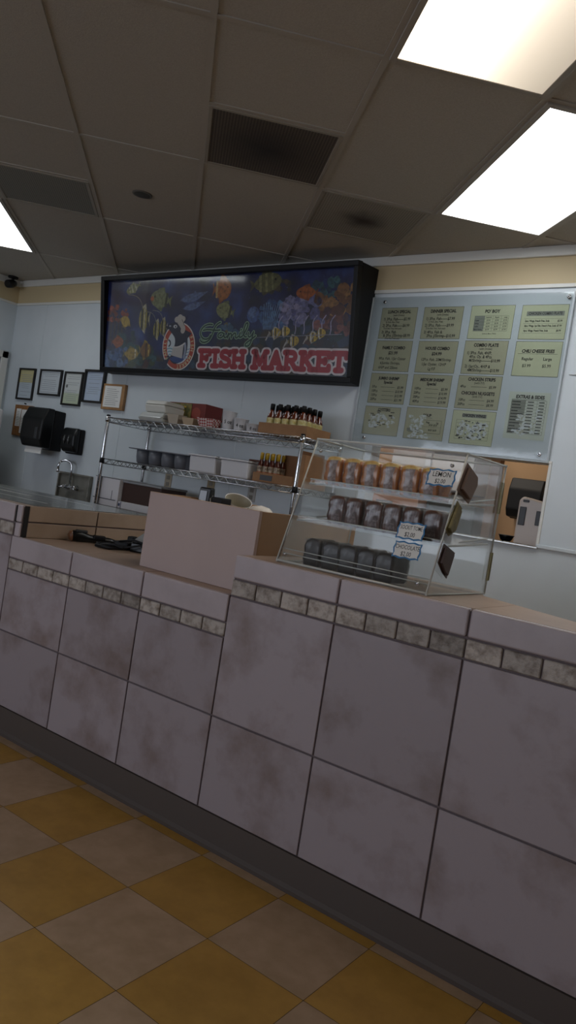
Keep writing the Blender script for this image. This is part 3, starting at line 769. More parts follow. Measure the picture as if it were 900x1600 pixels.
for i in range(7):
    x = 1.80+i*.07; stroke(art, bez((x, .30), (x+.02, .36), (x-.03, .36), (x+.03, .42), 6), .008, .0006+i*1e-5, ik('#a59fc0'), caps=False)
for i in range(9):
    stroke(art, [(1.70+.012*i-.03, .33), (1.66+.02*i, .50+.01*math.sin(i))], .006, .0006+i*1e-5, ik('#6d93bd'), caps=False)
for i in range(60):
    rnd = random.Random(i); ell(art, rnd.uniform(.1, 2.3), rnd.uniform(.2, .69), .004, .004, .0001+i*1e-6, ik('#4a5f8e'), n=6)
def fish(cx, cy, L, H, col, dirn=1, stripes=None, fin=None, mouth=None, z=.001, rot=0.0, eye=True):
    ca, sa = math.cos(rot), math.sin(rot)
    def P(x, y): x *= dirn; return (cx+x*ca-y*sa, cy+x*sa+y*ca)
    fin = fin or col
    poly(art, [P(-.34*L, 0), P(-.56*L, .30*H), P(-.5*L, 0), P(-.56*L, -.30*H)], z, ik(fin))
    poly(art, [P(-.2*L, .3*H), P(-.1*L, .62*H), P(.18*L, .5*H), P(.2*L, .3*H)], z+2e-5, ik(fin))
    poly(art, [P(-.2*L, -.3*H), P(-.12*L, -.6*H), P(.1*L, -.48*H), P(.15*L, -.3*H)], z+4e-5, ik(fin))
    body = [P(.5*L*math.cos(a)*(1 if math.cos(a) > 0 else .82), .46*H*math.sin(a)*(1-.25*max(0, -math.cos(a)))) for a in [2*PI*i/20 for i in range(20)]]
    poly(art, body, z+6e-5, ik(col))
    for k, (x, w, c) in enumerate(stripes or []):
        hh = .45*H*math.sqrt(max(.05, 1-(x/.5)**2))
        poly(art, [P((x-w)*L, -hh*.93), P((x+w)*L, -hh), P((x+w)*L, hh), P((x-w)*L, hh*.93)], z+8e-5+k*1e-5, ik(c))
    if mouth: ell(art, *P(.42*L, -.05*H), .09*L, .13*H, z+1.3e-4, ik(mouth), n=10)
    if eye: ell(art, *P(.3*L, .08*H), .035*L, .035*L, z+1.4e-4, ik('#0a0a0c'), n=8)
YEL = '#9c8f38'; BLK = '#15151a'; PAL = '#b9b39a'
fish(.335, .645, .16, .07, '#8f9568', -1, [(-.2, .05, '#c8c8ae'), (.05, .05, '#c8c8ae'), (.25, .04, '#c8c8ae')], rot=.35)
fish(.65, .555, .22, .15, '#7d8560', -1, [(-.28, .05, '#2d3a2a')], fin='#6a7348', mouth='#b5633a', rot=-.15)
fish(1.27, .61, .17, .17, '#b26a2c', 1, [(-.3, .05, '#d8b26a')], fin='#8d4f22')
fish(1.31, .46, .17, .12, '#868a5a', -1, [(-.28, .06, '#2a3324')], fin='#5f6a48', rot=-.2)
fish(1.667, .64, .26, .14, '#66663f', 1, [(-.2, .04, '#8b8a5c'), (.0, .04, '#8b8a5c'), (.2, .03, '#8b8a5c')], fin='#4c4c30', rot=.12)
fish(2.01, .565, .17, .09, '#a85a24', -1, fin='#7d3f1c')
for (x, y, k) in ((.985, .55, 1), (.995, .49, .8)):
    poly(art, bez((x-.13*k, y-.01), (x-.05*k, y+.05*k), (x+.04*k, y+.04*k), (x+.15*k, y+.05*k), 8)+bez((x+.15*k, y+.05*k), (x+.05*k, y-.01), (x, y-.05*k), (x-.13*k, y-.01), 8)[1:-1], .001, ik('#5a6f9e'))
    poly(art, [(x, y+.03*k), (x+.02*k, y+.06*k), (x+.05*k, y+.03*k)], .00105, ik('#4a5f8e'))
# idols
for (x, y, k) in ((.48, .41, 1.0), (.63, .33, .72), (.70, .35, .66)):
    fish(x, y, .12*k, .19*k, YEL, -1, [(-.3, .06, BLK), (-.02, .05, PAL), (.2, .09, BLK)], fin=PAL)
    stroke(art, bez((x-.02*k, y+.08*k), (x-.06*k, y+.2*k), (x-.15*k, y+.18*k), (x-.2*k, y+.19*k), 8), .006*k, .0015, ik('#8f8d80'), caps=False)
fish(.265, .39, .09, .12, '#b5972e', 1, fin='#8d7524', rot=1.2)
fish(.185, .235, .14, .09, '#a0542a', 1, fin='#7d3f22')
fish(.35, .145, .17, .10, '#a88a25', 1, [(.3, .04, '#d9d2b0')], fin='#7f7420')
fish(.51, .175, .13, .13, '#7d5424', 1, [(.1, .05, '#241a14'), (.32, .05, '#c9b05a')], fin='#93802a')
for (x, y, k) in ((1.775, .305, 1), (1.855, .317, .9), (1.93, .255, 1), (2.085, .28, .9), (2.145, .305, .85)):
    fish(x, y, .10*k, .075*k, '#c0a43a', 1, [(-.3, .05, BLK), (-.14, .06, '#c9c9c4'), (.05, .045, BLK), (.22, .05, '#d1ae3a')], fin='#b3b0a6', rot=.1)
    stroke(art, [(x-.05*k, y+.0), (x-.075*k, y-.045*k)], .01*k, .0016, ik('#b9b6b0'))
stroke(art, [(1.62, .277), (2.31, .30)], .004, .0018, ik('#8f8fa0'))
art_o = obj('reef_print', art, INKL, face, local=True); art_o.location = (0, 0, 0)
# lettering: slab-serif capitals from brush strokes
def glyph(ch):
    s = .16  # half serif
    G = {
     'F': [[(.2, 0), (.2, 1)], [(.05, 0), (.42, 0)], [(.05, 1), (.82, 1)], [(.82, 1), (.82, .78)], [(.2, .52), (.6, .52)], [(.6, .42), (.6, .62)]],
     'I': [[(.3, 0), (.3, 1)], [(.1, 0), (.5, 0)], [(.1, 1), (.5, 1)]],
     'S': [bez((.72, .78), (.6, 1.08), (.1, 1.05), (.13, .74), 8)+bez((.13, .74), (.16, .5), (.74, .56), (.74, .26), 8)+bez((.74, .26), (.72, -.08), (.2, -.06), (.12, .22), 8), [(.72, .78), (.74, .95)], [(.12, .22), (.1, .04)]],
     'H': [[(.2, 0), (.2, 1)], [(.78, 0), (.78, 1)], [(.2, .5), (.78, .5)], [(.06, 0), (.34, 0)], [(.06, 1), (.34, 1)], [(.64, 0), (.92, 0)], [(.64, 1), (.92, 1)]],
     'M': [[(.2, 0), (.24, 1)], [(.24, 1), (.56, .22)], [(.56, .22), (.88, 1)], [(.88, 1), (.92, 0)], [(.06, 0), (.34, 0)], [(.08, 1), (.26, 1)], [(.78, 0), (1.06, 0)], [(.86, 1), (1.04, 1)]],
     'A': [[(.14, 0), (.46, 1)], [(.46, 1), (.8, 0)], [(.26, .34), (.68, .34)], [(.02, 0), (.28, 0)], [(.64, 0), (.94, 0)]],
     'R': [[(.2, 0), (.2, 1)], [(.2, 1), (.5, 1)]+bez((.5, 1), (.82, 1), (.82, .5), (.5, .5), 8)+[(.2, .5)], [(.46, .5), (.78, .02)], [(.78, .02), (.92, .02)], [(.06, 0), (.36, 0)], [(.06, 1), (.2, 1)]],
     'K': [[(.2, 0), (.2, 1)], [(.76, 1), (.22, .42)], [(.4, .58), (.8, 0)], [(.06, 0), (.36, 0)], [(.06, 1), (.34, 1)], [(.64, 1), (.88, 1)], [(.68, 0), (.94, 0)]],
     'E': [[(.2, 0), (.2, 1)], [(.05, 0), (.82, 0)], [(.05, 1), (.8, 1)], [(.8, 1), (.8, .8)], [(.82, 0), (.82, .22)], [(.2, .52), (.58, .52)], [(.58, .42), (.58, .62)]],
     'T': [[(.46, 0), (.46, 1)], [(.06, 1), (.86, 1)], [(.06, 1), (.06, .76)], [(.86, 1), (.86, .76)], [(.28, 0), (.64, 0)]],
    }
    return G[ch]
ADV = {'F': .92, 'I': .62, 'S': .86, 'H': 1.0, 'M': 1.14, 'A': .96, 'R': .98, 'K': 1.0, 'E': .94, 'T': .94, ' ': .42}
def words_(bm, s, x, y, h, W_, wid, z, mi, dz):
    tot = sum(ADV[c] for c in s); k = W_/tot; cx = x
    for c in s:
        if c != ' ':
            for st in glyph(c):
                stroke(bm, [(cx+px*k, y+py*h) for px, py in st], wid, z, mi, dz=dz)
        cx += ADV[c]*k
b = NB(); words_(b, 'FISH MARKET', 1.088, .075, .105, 1.285, .064, .0024, 0, 4e-6)
words_(b, 'FISH MARKET', 1.088, .075, .105, 1.285, .037, .0030, 1, 4e-6)
obj('block_lettering', b, [mat('letter_white', '#d9cfd0', .4), mat('letter_red', '#a3172a', .4)], face, local=True)
# script word
def script():
    L = []
    # F : big looping swash
    L.append(bez((.30, .92), (.10, 1.02), (-.06, .62), (.04, .38), 10)+bez((.04, .38), (.10, .18), (.26, .24), (.27, .44), 10)[1:])
    L.append(bez((.50, 1.02), (.34, .92), (.36, .62), (.28, .34), 10)+bez((.28, .34), (.22, .06), (.04, .06), (.02, .22), 10)[1:])
    L.append(bez((.08, .66), (.22, .76), (.34, .62), (.50, .68), 8))
    # a
    L.append(bez((.60, .52), (.50, .66), (.42, .42), (.48, .34), 8)+bez((.48, .34), (.54, .28), (.60, .40), (.61, .52), 8)[1:]+bez((.61, .52), (.60, .30), (.64, .30), (.69, .40), 6)[1:])
    # m
    L.append([(.69, .40), (.72, .54)]+bez((.72, .54), (.72, .44), (.70, .36), (.70, .32), 4)[1:])
    L.append(bez((.70, .36), (.76, .60), (.80, .58), (.79, .32), 8)); L.append(bez((.79, .36), (.85, .60), (.90, .58), (.89, .42), 8)+bez((.89, .42), (.88, .28), (.93, .32), (.96, .40), 6)[1:])
    # i
    L.append(bez((1.0, .56), (.97, .40), (.97, .28), (1.05, .40), 8)); L.append([(1.015, .68), (1.02, .70)])
    # l
    L.append(bez((1.05, .40), (1.16, .70), (1.20, 1.04), (1.13, .98), 8)+bez((1.13, .98), (1.07, .86), (1.05, .30), (1.15, .38), 10)[1:])
    # y
    L.append(bez((1.19, .56), (1.17, .34), (1.24, .28), (1.29, .54), 8)); L.append(bez((1.31, .60), (1.28, .30), (1.26, -.12), (1.14, -.02), 10)+bez((1.14, -.02), (1.10, .10), (1.26, .22), (1.36, .42), 8)[1:])
    return L
b = NB()
for st in script():
    q = [(1.085+px*.385, .222+py*.155) for px, py in st]
    stroke(b, q, .0225, .0034, 0, dz=3e-6)
for st in script():
    q = [(1.085+px*.385, .222+py*.155) for px, py in st]
    stroke(b, q, .0115, .0039, 1, dz=3e-6)
obj('script_lettering', b, [mat('script_edge', '#8fb08f', .4), mat('script_green', '#12352c', .4)], face, local=True)
# round emblem: red ring, navy fish with white hat and apron
em = NB(); EM = []
def ek(h):
    m = mat('emblem_'+h.lstrip('#'), h, .4)
    if m not in EM: EM.append(m)
    return EM.index(m)
ecx, ecy, erx, ery = .872, .208, .170, .176
ell(em, ecx, ecy, erx, ery, .0022, ek('#d8d2cc'), 48); ell(em, ecx, ecy, erx*.95, ery*.95, .0023, ek('#a8391f'), 48)
ell(em, ecx, ecy, erx*.72, ery*.74, .0024, ek('#c9d2d6'), 48)
for k in range(4):
    y = ecy-.02-.022*k; stroke(em, bez((ecx-.115+.008*k, y), (ecx-.08, y+.015), (ecx-.06, y-.012), (ecx-.03, y+.004), 8), .008, .0025+k*1e-5, ek('#6f9db0'))
    stroke(em, bez((ecx+.05, y), (ecx+.07, y+.012), (ecx+.09, y-.01), (ecx+.118-.006*k, y+.004), 8), .006, .00255+k*1e-5, ek('#7f93ad'))
NV = '#0d1430'
poly(em, bez((ecx-.125, ecy+.155), (ecx-.06, ecy+.20), (ecx+.04, ecy+.17), (ecx+.085, ecy+.085), 10)+bez((ecx+.085, ecy+.085), (ecx+.10, ecy+.0), (ecx+.10, ecy-.06), (ecx+.05, ecy-.1), 10)[1:]+bez((ecx+.05, ecy-.1), (ecx-.02, ecy-.15), (ecx-.06, ecy-.13), (ecx-.09, ecy-.09), 8)[1:]+bez((ecx-.09, ecy-.09), (ecx-.05, ecy-.03), (ecx-.02, ecy+.03), (ecx-.05, ecy+.07), 8)[1:]+bez((ecx-.05, ecy+.07), (ecx-.09, ecy+.11), (ecx-.12, ecy+.12), (ecx-.125, ecy+.155), 6)[1:-1], .0027, ek(NV))
poly(em, [(ecx+.06, ecy+.12), (ecx+.13, ecy+.095), (ecx+.085, ecy+.055)], .00272, ek(NV)); poly(em, [(ecx-.1, ecy+.13), (ecx-.155, ecy+.16), (ecx-.13, ecy+.12)], .00273, ek(NV))
poly(em, bez((ecx-.09, ecy-.09), (ecx-.02, ecy-.14), (ecx+.06, ecy-.13), (ecx+.09, ecy-.06), 10)+bez((ecx+.09, ecy-.06), (ecx+.0, ecy-.08), (ecx-.03, ecy-.06), (ecx-.09, ecy-.09), 8)[1:-1], .0028, ek('#23407c'))
poly(em, bez((ecx-.16, ecy-.115), (ecx-.19, ecy-.10), (ecx-.20, ecy-.13), (ecx-.205, ecy-.15), 6)+[(ecx-.17, ecy-.15), (ecx-.165, ecy-.185), (ecx-.13, ecy-.17), (ecx-.09, ecy-.10)], .00282, ek('#16223f'))
stroke(em, [(ecx-.1, ecy-.085), (ecx-.14, ecy-.135)], .035, .00284, ek('#16223f'))
poly(em, [(ecx-.055, ecy-.01), (ecx+.052, ecy+.012), (ecx+.045, ecy-.088), (ecx-.075, ecy-.065)], .0029, ek('#b9b4b0'))
stroke(em, bez((ecx-.055, ecy-.005), (ecx-.01, ecy-.012), (ecx+.02, ecy+.0), (ecx+.062, ecy+.022), 8), .010, .00295, ek('#cfcac6'))
stroke(em, bez((ecx+.065, ecy+.02), (ecx+.08, ecy-.02), (ecx+.07, ecy-.05), (ecx+.065, ecy-.08), 8), .022, .00292, ek('#8f96a8'))
stroke(em, bez((ecx-.105, ecy+.045), (ecx-.08, ecy+.035), (ecx-.08, ecy+.01), (ecx-.1, ecy+.0), 6), .012, .00291, ek(NV))
# hat
stroke(em, bez((ecx+.035, ecy+.115), (ecx+.05, ecy+.135), (ecx+.015, ecy+.165), (ecx-.005, ecy+.18), 6), .045, .003, ek('#b5aea6'))
for (x, y, r_) in ((-.03, .195, .028), (.0, .212, .026), (.03, .2, .026), (.012, .185, .03)): ell(em, ecx+x, ecy+y, r_, r_*.8, .0031+y*1e-4, ek('#b9b2aa'), 14)
stroke(em, [(ecx+.02, ecy+.195), (ecx+.05, ecy+.15)], .005, .0033, ek('#5a5450'))
ell(em, ecx-.045, ecy+.145, .02, .013, .0033, ek('#c6c8cc'), 12); ell(em, ecx-.042, ecy+.144, .007, .008, .00335, ek('#101018'), 10); ell(em, ecx-.10, ecy+.148, .012, .006, .0033, ek('#a0a8b4'), 10)
def ring_text(s, a0, a1, inward=False):
    for i, ch in enumerate(s):
        a = a0+(a1-a0)*i/(len(s)-1)
        if ch == ' ': continue
        x = ecx+erx*.835*math.cos(a); y = ecy+ery*.845*math.sin(a)
        text(em, ch, x, y, .038, z=.0035, bold=.02, mi=ek('#d6c79a'), rot=a-PI/2)
ring_text('FAMILY', math.radians(216), math.radians(160))
ring_text('FISH MARKET', math.radians(26), math.radians(-88))
obj('round_emblem', em, EM, face, local=True)
b = NB(); box(b, .03, FWd-.025, .025, FL-.025, .0055, .0075)
o = obj('clear_cover', b, clear('sign_cover', '#fafafa', .02, .09, .22), sg, local=True); onface(o)
o.location.y -= .0

# ================================================================== menu board
MX0, MX1, MZ0, MZ1 = -2.59, -1.345, 1.545, 2.465
mb = thing('menu_board', 'clear-covered wall menu board with fifteen printed price cards', 'menu board', (-1.97, YB, MZ0))
b = NB(); box(b, MX0, MX1, YB-.018, YB-.004, MZ0, MZ1, bev=.002); obj('backing', b, mat('board_backing', '#cbd0d5', .4), mb)
b = NB(); box(b, MX0-.014, MX0, YB-.022, YB-.001, MZ0-.012, MZ1+.0, bev=.002); box(b, MX0-.014, MX1+.006, YB-.022, YB-.001, MZ0-.012, MZ0, bev=.002)
box(b, MX1, MX1+.005, YB-.02, YB-.001, MZ0, MZ1)
obj('rim', b, mat('board_rim', '#aab2b6', .35), mb)
b = NB(); box(b, MX0+.003, MX1-.003, YB-.0265, YB-.0245, MZ0+.003, MZ1-.003); obj('clear_cover', b, clear('board_cover', '#f2f5f5', .03, .06, .35, bump=.05, bscale=9), mb)
for (x, z) in ((-2.506, 2.431), (-2.504, 1.578), (-1.37, 2.434), (-1.39, 1.576)):
    b = NB(); lathe(b, [(.011, 0), (.011, .003), (.006, .006)], n=14); bmesh.ops.rotate(b, verts=b.verts[:], matrix=Matrix.Rotation(PI/2, 3, 'X')); bmesh.ops.translate(b, verts=b.verts[:], vec=(x, YB-.0265, z))
    lathe(b, [(.0045, 0), (.0045, .003)], n=10)
    nv = b.verts[-20:]; bmesh.ops.rotate(b, verts=nv, matrix=Matrix.Rotation(PI/2, 3, 'X')); bmesh.ops.translate(b, verts=nv, vec=(x, YB-.031, z))
    b.faces.ensure_lookup_table()
    for f in b.faces[-12:]: f.material_index = 1
    obj('screw', b, [CHROME, BLACKM], mb)
GRN = mat('card_buff', '#b5b094', .65); GRN2 = mat('card_cream', '#c9c9a8', .65); LINE = mat('card_line', '#5d5f4e', .6)
SHADE = mat('card_shade', '#8b8d82', .65); FADE = mat('film_glare_scuffs', '#d3d7d8', .3, col2='#b0ae98', nscale=60, contrast=(.45, .6))  # pale film colour holds glare as well as scuffs
def card(x0, x1, z0, z1, m, draw, frame=True):
    w, h = x1-x0, z1-z0
    b = NB(); box(b, 0, w, 0, h, 0, .0012)
    c = obj('menu_card', b, m, mb, local=True); c.location = Vector((x0, YB-.0185, z0))-Vector(ORG[mb.name]); c.rotation_euler = (PI/2, 0, 0)
    b = NB()
    if frame:
        for a in ((0, w, 0, .002), (0, w, h-.002, h), (0, .002, 0, h), (w-.002, w, 0, h)): rect(b, *a, .0015, 1)
    draw(b, w, h)
    obj('lettering', b, [INK, LINE, SHADE, FADE, INKG], c, local=True)
ZT = .002
def T_(b, s, x, y, sz, al='CENTER', bold=.02, sx=.9, sh=0.0): text(b, s, x, y, sz, al, ZT, bold+.008, sx, 0, sh)
def lines_card(title, sub, rows, ts=.026):
    def dr(b, w, h):
        y = h-.027; T_(b, title, w/2, y, ts, bold=.035, sx=.85); y -= .021
        if sub: T_(b, sub, w/2, y, .016, bold=.005); y -= .024
        for r_ in rows:
            s, x, sz, gap = r_; T_(b, s, x, y, sz, 'LEFT', .012, .82); y -= gap
    return dr
card(-2.521, -2.272, 2.203, 2.396, GRN, lines_card('LUNCH SPECIAL', '(with Drinks)', [('1) 3Pcs. Fish------$5.99', .02, .025, .018), ('(2 Hush, Slaw, Fries)', .04, .014, .022), ('2) 2Pcs. Fish------$6.99', .02, .025, .018), ('(Cole Slaw, Fries, Hush pups)', .03, .013, .023), ('3) 3Pcs. Fish', .02, .025, .021), ('& 2Pcs. J/Shrimp-$8.99', .035, .025, .018), ('(Fries, Slaw, Hush pups)', .05, .013, .02)]))
card(-2.227, -1.971, 2.203, 2.396, GRN, lines_card('DINNER SPECIAL', '(with Drinks)', [('1) 3Pcs. Fish------$7.99', .02, .025, .018), ('(2 Hush, Slaw, Fries)', .04, .014, .022), ('2) 5Pcs. Fish------$9.99', .02, .025, .018), ('(Cole Slaw, Fries, Hush pups)', .03, .013, .023), ('3) 4Pcs. Fish &', .02, .025, .022), ('3Pcs. J/Shrimp--$10.99', .04, .025, .02)]))
def combo(t1, t2, L):
    def dr(b, w, h):
        T_(b, t1, w/2, h-.045, .026, bold=.035, sx=.85); T_(b, t2, w/2, h-.077, .026, bold=.03)
        for i, s in enumerate(L): T_(b, s, w/2-.01*i, h-.112-.028*i, .024, bold=.006, sx=.84, sh=.1)
    return dr
card(-2.522, -2.271, 1.999, 2.190, GRN, combo('FAMILY COMBO', '$21.99', ['9Pcs. Fish, 1/Jar Oyster', '6/Jumbo Shrimps,', '6H/P and 2Slaws']))
card(-2.228, -1.970, 1.999, 2.190, GRN, combo('HOUSE COMBO', '$24.99', ['12Pcs. Fish, 20M/Shrimp', '1/Jar Oyster, 12H/P', 'Lg F/F']))
def shrimp(t1, L):
    def dr(b, w, h):
        T_(b, t1, w/2, h-.032, .025, bold=.035, sx=.85, sh=.1); T_(b, 'Special', w/2, h-.056, .025, bold=.03)
        for i, (a, p) in enumerate(L):
            y = h-.086-.026*i; T_(b, a, .018, y, .022, 'LEFT', .012, .85, .1); T_(b, p, w-.018, y, .022, 'RIGHT', .015, .85, .1); rect(b, .018+.014*len(a)+.006, w-.078, y-.001, y+.001, ZT, 0)
    return dr
card(-2.525, -2.268, 1.798, 1.986, GRN, shrimp('JUMBO SHRIMP', [('5Pcs', '$5.99'), ('10Pcs', '$10.99'), ('15Pcs', '$15.99'), ('20Pcs', '$21.99')]))
card(-2.228, -1.974, 1.798, 1.988, GRN, shrimp('MEDIUM SHRIMP', [('10Pcs', '$5.99'), ('20Pcs', '$10.99'), ('30Pcs', '$14.99'), ('40Pcs', '$19.99')]))
def worn_glare(bb, x0, x1, y0, y1, seed, k=30):  # pale blotches: card wear plus painted glare of the plastic cover
    rnd = random.Random(seed)
    for i in range(k):
        cx, cy = rnd.uniform(x0, x1), rnd.uniform(y0, y1); r0 = rnd.uniform(.008, .026)
        pts = [(cx+r0*rnd.uniform(.5, 1.2)*math.cos(a), cy+r0*.7*rnd.uniform(.5, 1.2)*math.sin(a)) for a in [2*PI*j/9 for j in range(9)]]
        pts = [(min(max(p[0], .004), x1+.02), max(p[1], .004)) for p in pts]
        poly(bb, pts, .0022+i*5e-6, 3)
def marks(bb, rows, z=.0026):
    for (x, y, w) in rows: rect(bb, x, x+w, y, y+.005, z, 0)
def worn1(b, w, h):
    T_(b, 'OYSTERS', w/2+.01, h-.02, .024, bold=.03)
    worn_glare(b, .04, w-.04, .05, h-.05, 5, 34)
    rnd = random.Random(2)
    for i in range(16): marks(b, [(rnd.uniform(.03, w-.06), rnd.uniform(.03, h-.03), rnd.uniform(.008, .03))])
card(-2.530, -2.278, 1.600, 1.778, GRN, worn1)
def worn2(b, w, h):
    T_(b, 'SOUP', w/2+.01, h-.045, .024, bold=.03); rect(b, w/2-.03, w/2+.045, h-.06, h-.058, ZT, 1)
    for a in ((.03, w-.02, .04, .042), (.03, w-.02, .118, .12), (w-.022, w-.02, .04, .12), (.03, w-.02, .078, .079)): rect(b, *a, ZT, 1)
    T_(b, 'Reg', w*.58, .105, .016); T_(b, 'Lg', w*.82, .105, .016); T_(b, '$3.50  $5.50', w*.72, .09, .015, sx=.7); T_(b, '$4.50  $6.50', w*.72, .06, .015, sx=.7)
    rect(b, .02, .1, .045, .065, ZT, 2)
    worn_glare(b, .03, .12, .04, h-.05, 9, 22); worn_glare(b, .03, w-.07, .012, .03, 10, 10)
card(-2.236, -1.975, 1.597, 1.788, GRN, worn2)
def table(b, x0, x1, y0, y1, nr, cols, shade=True):
    rh = (y1-y0)/nr
    if shade: rect(b, x0, cols[0], y0, y1, .0017, 2)
    for i in range(nr+1): rect(b, x0, x1, y0+i*rh-.0006, y0+i*rh+.0006, ZT, 1)
    for x in [x0]+cols+[x1]: rect(b, x-.0006, x+.0006, y0, y1, ZT, 1)
def po(b, w, h):
    T_(b, "PO' BOY", w/2, h-.035, .026, bold=.035, sx=.9)
    table(b, .03, w-.03, .045, h-.06, 5, [.09, .14, .19])
    for i, s in enumerate(['Oyster', 'Shrimp', 'Catfish', 'Fish & Shrimp'][::-1]): T_(b, s, .033, .054+i*.0175, .012, 'LEFT', .02, .75)
    for j, s in enumerate(['Sandwich', 'Regular', 'Large']): T_(b, s, .115+j*.05, .124, .011, bold=.01, sx=.8)
    for i in range(4):
        for j in range(3): T_(b, ['$3.99', '$5.99', '$7.99'][j], .115+j*.05, .054+i*.0175, .011, bold=.01)
    T_(b, '(Lettuce, Mayo, Pickle)', w/2, .03, .010, bold=.0)
card(-1.923, -1.661, 2.205, 2.398, GRN2, po)
def cc(b, w, h):
    rect(b, .03, w-.02, h-.062, h-.036, .0017, 2); T_(b, 'CHICKEN COMBO PLATE', w/2+.005, h-.049, .021, bold=.02, sx=.78)
    for i, (s, p) in enumerate([('2pcs. Wings, French Fries, Soda', '$5.99'), ('4pcs. Wings, 1pc Fish, French Fries, Soda', '$7.99'), ('6pcs. Wings, French Fries, Soda', '$8.99')]):
        y = h-.09-.027*i; T_(b, s, .027, y, .0155, 'LEFT', .02, .68); T_(b, p, w-.025, y, .0155, 'RIGHT', .015, .75)
    for i in range(4): rect(b, .02, w-.02, h-.0775-.027*i, h-.0765-.027*i, ZT, 1)
card(-1.620, -1.362, 2.204, 2.396, GRN2, cc)
card(-1.928, -1.667, 2.001, 2.195, GRN, lines_card('COMBO PLATE', '(with Drinks)', [('1) 3Pcs. Fish, 4H/P,', .02, .024, .022), ('4Pcs. Oy. & 4Pcs.', .04, .024, .022), ('M/Shrimp---------$10.99', .04, .024, .034), ('2) 1Jar/Oy., 4H/P &', .02, .024, .022), ('4M/Shrimp--------$10.99', .04, .024, .02)]))
def chili(b, w, h):
    T_(b, 'CHILI CHEESE FRIES', w/2, h-.055, .0255, bold=.03, sx=.82, sh=.12); rect(b, .02, w-.02, h-.070, h-.0685, ZT, 0)
    T_(b, 'Regular', w*.3, h-.098, .024, bold=.008); T_(b, 'Large', w*.73, h-.098, .024, bold=.008); T_(b, '$3.99', w*.3, h-.136, .024, bold=.003); T_(b, '$5.99', w*.73, h-.136, .024, bold=.003)
card(-1.623, -1.363, 1.999, 2.193, GRN2, chili)
def strips(b, w, h):
    T_(b, 'CHICKEN STRIPS', w/2+.01, h-.022, .026, bold=.035, sx=.85); T_(b, '(with F.F)', w/2, h-.043, .018, bold=.005)
    T_(b, 'CHICKEN NUGGETS', w/2, h-.103, .026, bold=.035, sx=.85); T_(b, '(with F.F)', w/2, h-.122, .018, bold=.005)
    for a, p, y in (('4Pcs', '$5.99', h-.065), ('10Pcs', '$4.99', h-.143), ('20Pcs', '$8.99', h-.168)):
        T_(b, a, .018, y, .022, 'LEFT', .012, .85, .1); T_(b, p, w-.03, y, .022, 'RIGHT', .012, .85, .1); rect(b, .085, w-.085, y-.001, y+.001, ZT, 0)
card(-1.933, -1.668, 1.799, 1.992, GRN, strips)
def wings(b, w, h):
    rect(b, .06, w-.055, h-.04, h-.018, .0017, 2); T_(b, 'CHICKEN WINGS', w/2, h-.029, .022, bold=.035, sx=.82)
    table(b, .03, w-.03, .03, h-.055, 6, [.09, .15], False)
    worn_glare(b, .05, w-.05, .03, h-.07, 21, 44); rnd = random.Random(4)
    for i in range(34): marks(b, [(rnd.uniform(.03, w-.06), rnd.uniform(.025, h-.06), rnd.uniform(.006, .022))])
card(-1.933, -1.670, 1.592, 1.789, GRN2, wings)
def extras(b, w, h):
    T_(b, 'EXTRAS & SIDES', w/2+.005, h-.028, .026, bold=.035, sx=.86); rect(b, .02, w-.02, h-.043, h-.0415, ZT, 0)
    table(b, .02, w-.015, .03, h-.046, 11, [.1, .165])
    rnd = random.Random(8)
    for i in range(11):
        y = .03+(h-.076)*(i+.3)/11; marks(b, [(.024, y, rnd.uniform(.03, .07)), (.112, y, .035), (.175, y, .03)])
    worn_glare(b, .06, w-.03, .03, h*.6, 31, 26)
card(-1.614, -1.383, 1.650, 1.912, mat('card_white', '#cdd0c2', .6), extras, False)

# ================================================================== framed certificates and notices on the back wall
BLK_F = mat('black_wood_frame', '#16120f', .35)
def cert(x0, x1, z0, z1, label, top, bot, split=.5, deep=.022, fr=.016, fm=None, ink='#8a9096', border=False, seal=False):
    t = thing('framed_certificate', label, 'framed certificate', ((x0+x1)/2, YB, z0), 'framed certificates on the back wall')
    b = NB()
    for a in ((x0, x1, z0, z0+fr), (x0, x1, z1-fr, z1), (x0, x0+fr, z0+fr, z1-fr), (x1-fr, x1, z0+fr, z1-fr)): box(b, a[0], a[1], YB-deep, YB-.001, a[2], a[3], bev=.002)
    obj('frame', b, fm or BLK_F, t)
    b = NB(); zs = z0+fr+(z1-z0-2*fr)*split
    box(b, x0+fr-.001, x1-fr+.001, YB-.010, YB-.006, z0+fr-.001, zs, 0); box(b, x0+fr-.001, x1-fr+.001, YB-.010, YB-.006, zs, z1-fr+.001, 1)
    o = obj('document', b, [mat('paper_'+bot.lstrip('#'), bot, .35, coat=.4), mat('paper_'+top.lstrip('#'), top, .35, coat=.4)], t)
    b = NB(); rnd = random.Random(int(x0*100)); z = z1-fr-.03
    while z > z0+fr+.02:
        a = x0+fr+.02+rnd.uniform(0, .03); c = x1-fr-.02-rnd.uniform(0, .05)
        if rnd.random() < .8: box(b, a, c, YB-.0106, YB-.0098, z, z+.0035)
        z -= .017
    if border:
        for q in ((x0+fr+.012, x1-fr-.012, z0+fr+.012, z0+fr+.016), (x0+fr+.012, x1-fr-.012, z1-fr-.016, z1-fr-.012), (x0+fr+.012, x0+fr+.016, z0+fr+.012, z1-fr-.012), (x1-fr-.016, x1-fr-.012, z0+fr+.012, z1-fr-.012)): box(b, q[0], q[1], YB-.0108, YB-.0098, q[2], q[3])
    obj('print', b, mat('print_'+ink.lstrip('#'), ink, .6), o)
    if seal:
        b = NB(); lathe(b, [(.014, 0), (.014, .001)], n=16); bmesh.ops.rotate(b, verts=b.verts[:], matrix=Matrix.Rotation(PI/2, 3, 'X')); bmesh.ops.translate(b, verts=b.verts[:], vec=(x0+fr+.03, YB-.0105, (z0+z1)/2+.02)); obj('seal', b, INKG, o)
    return t
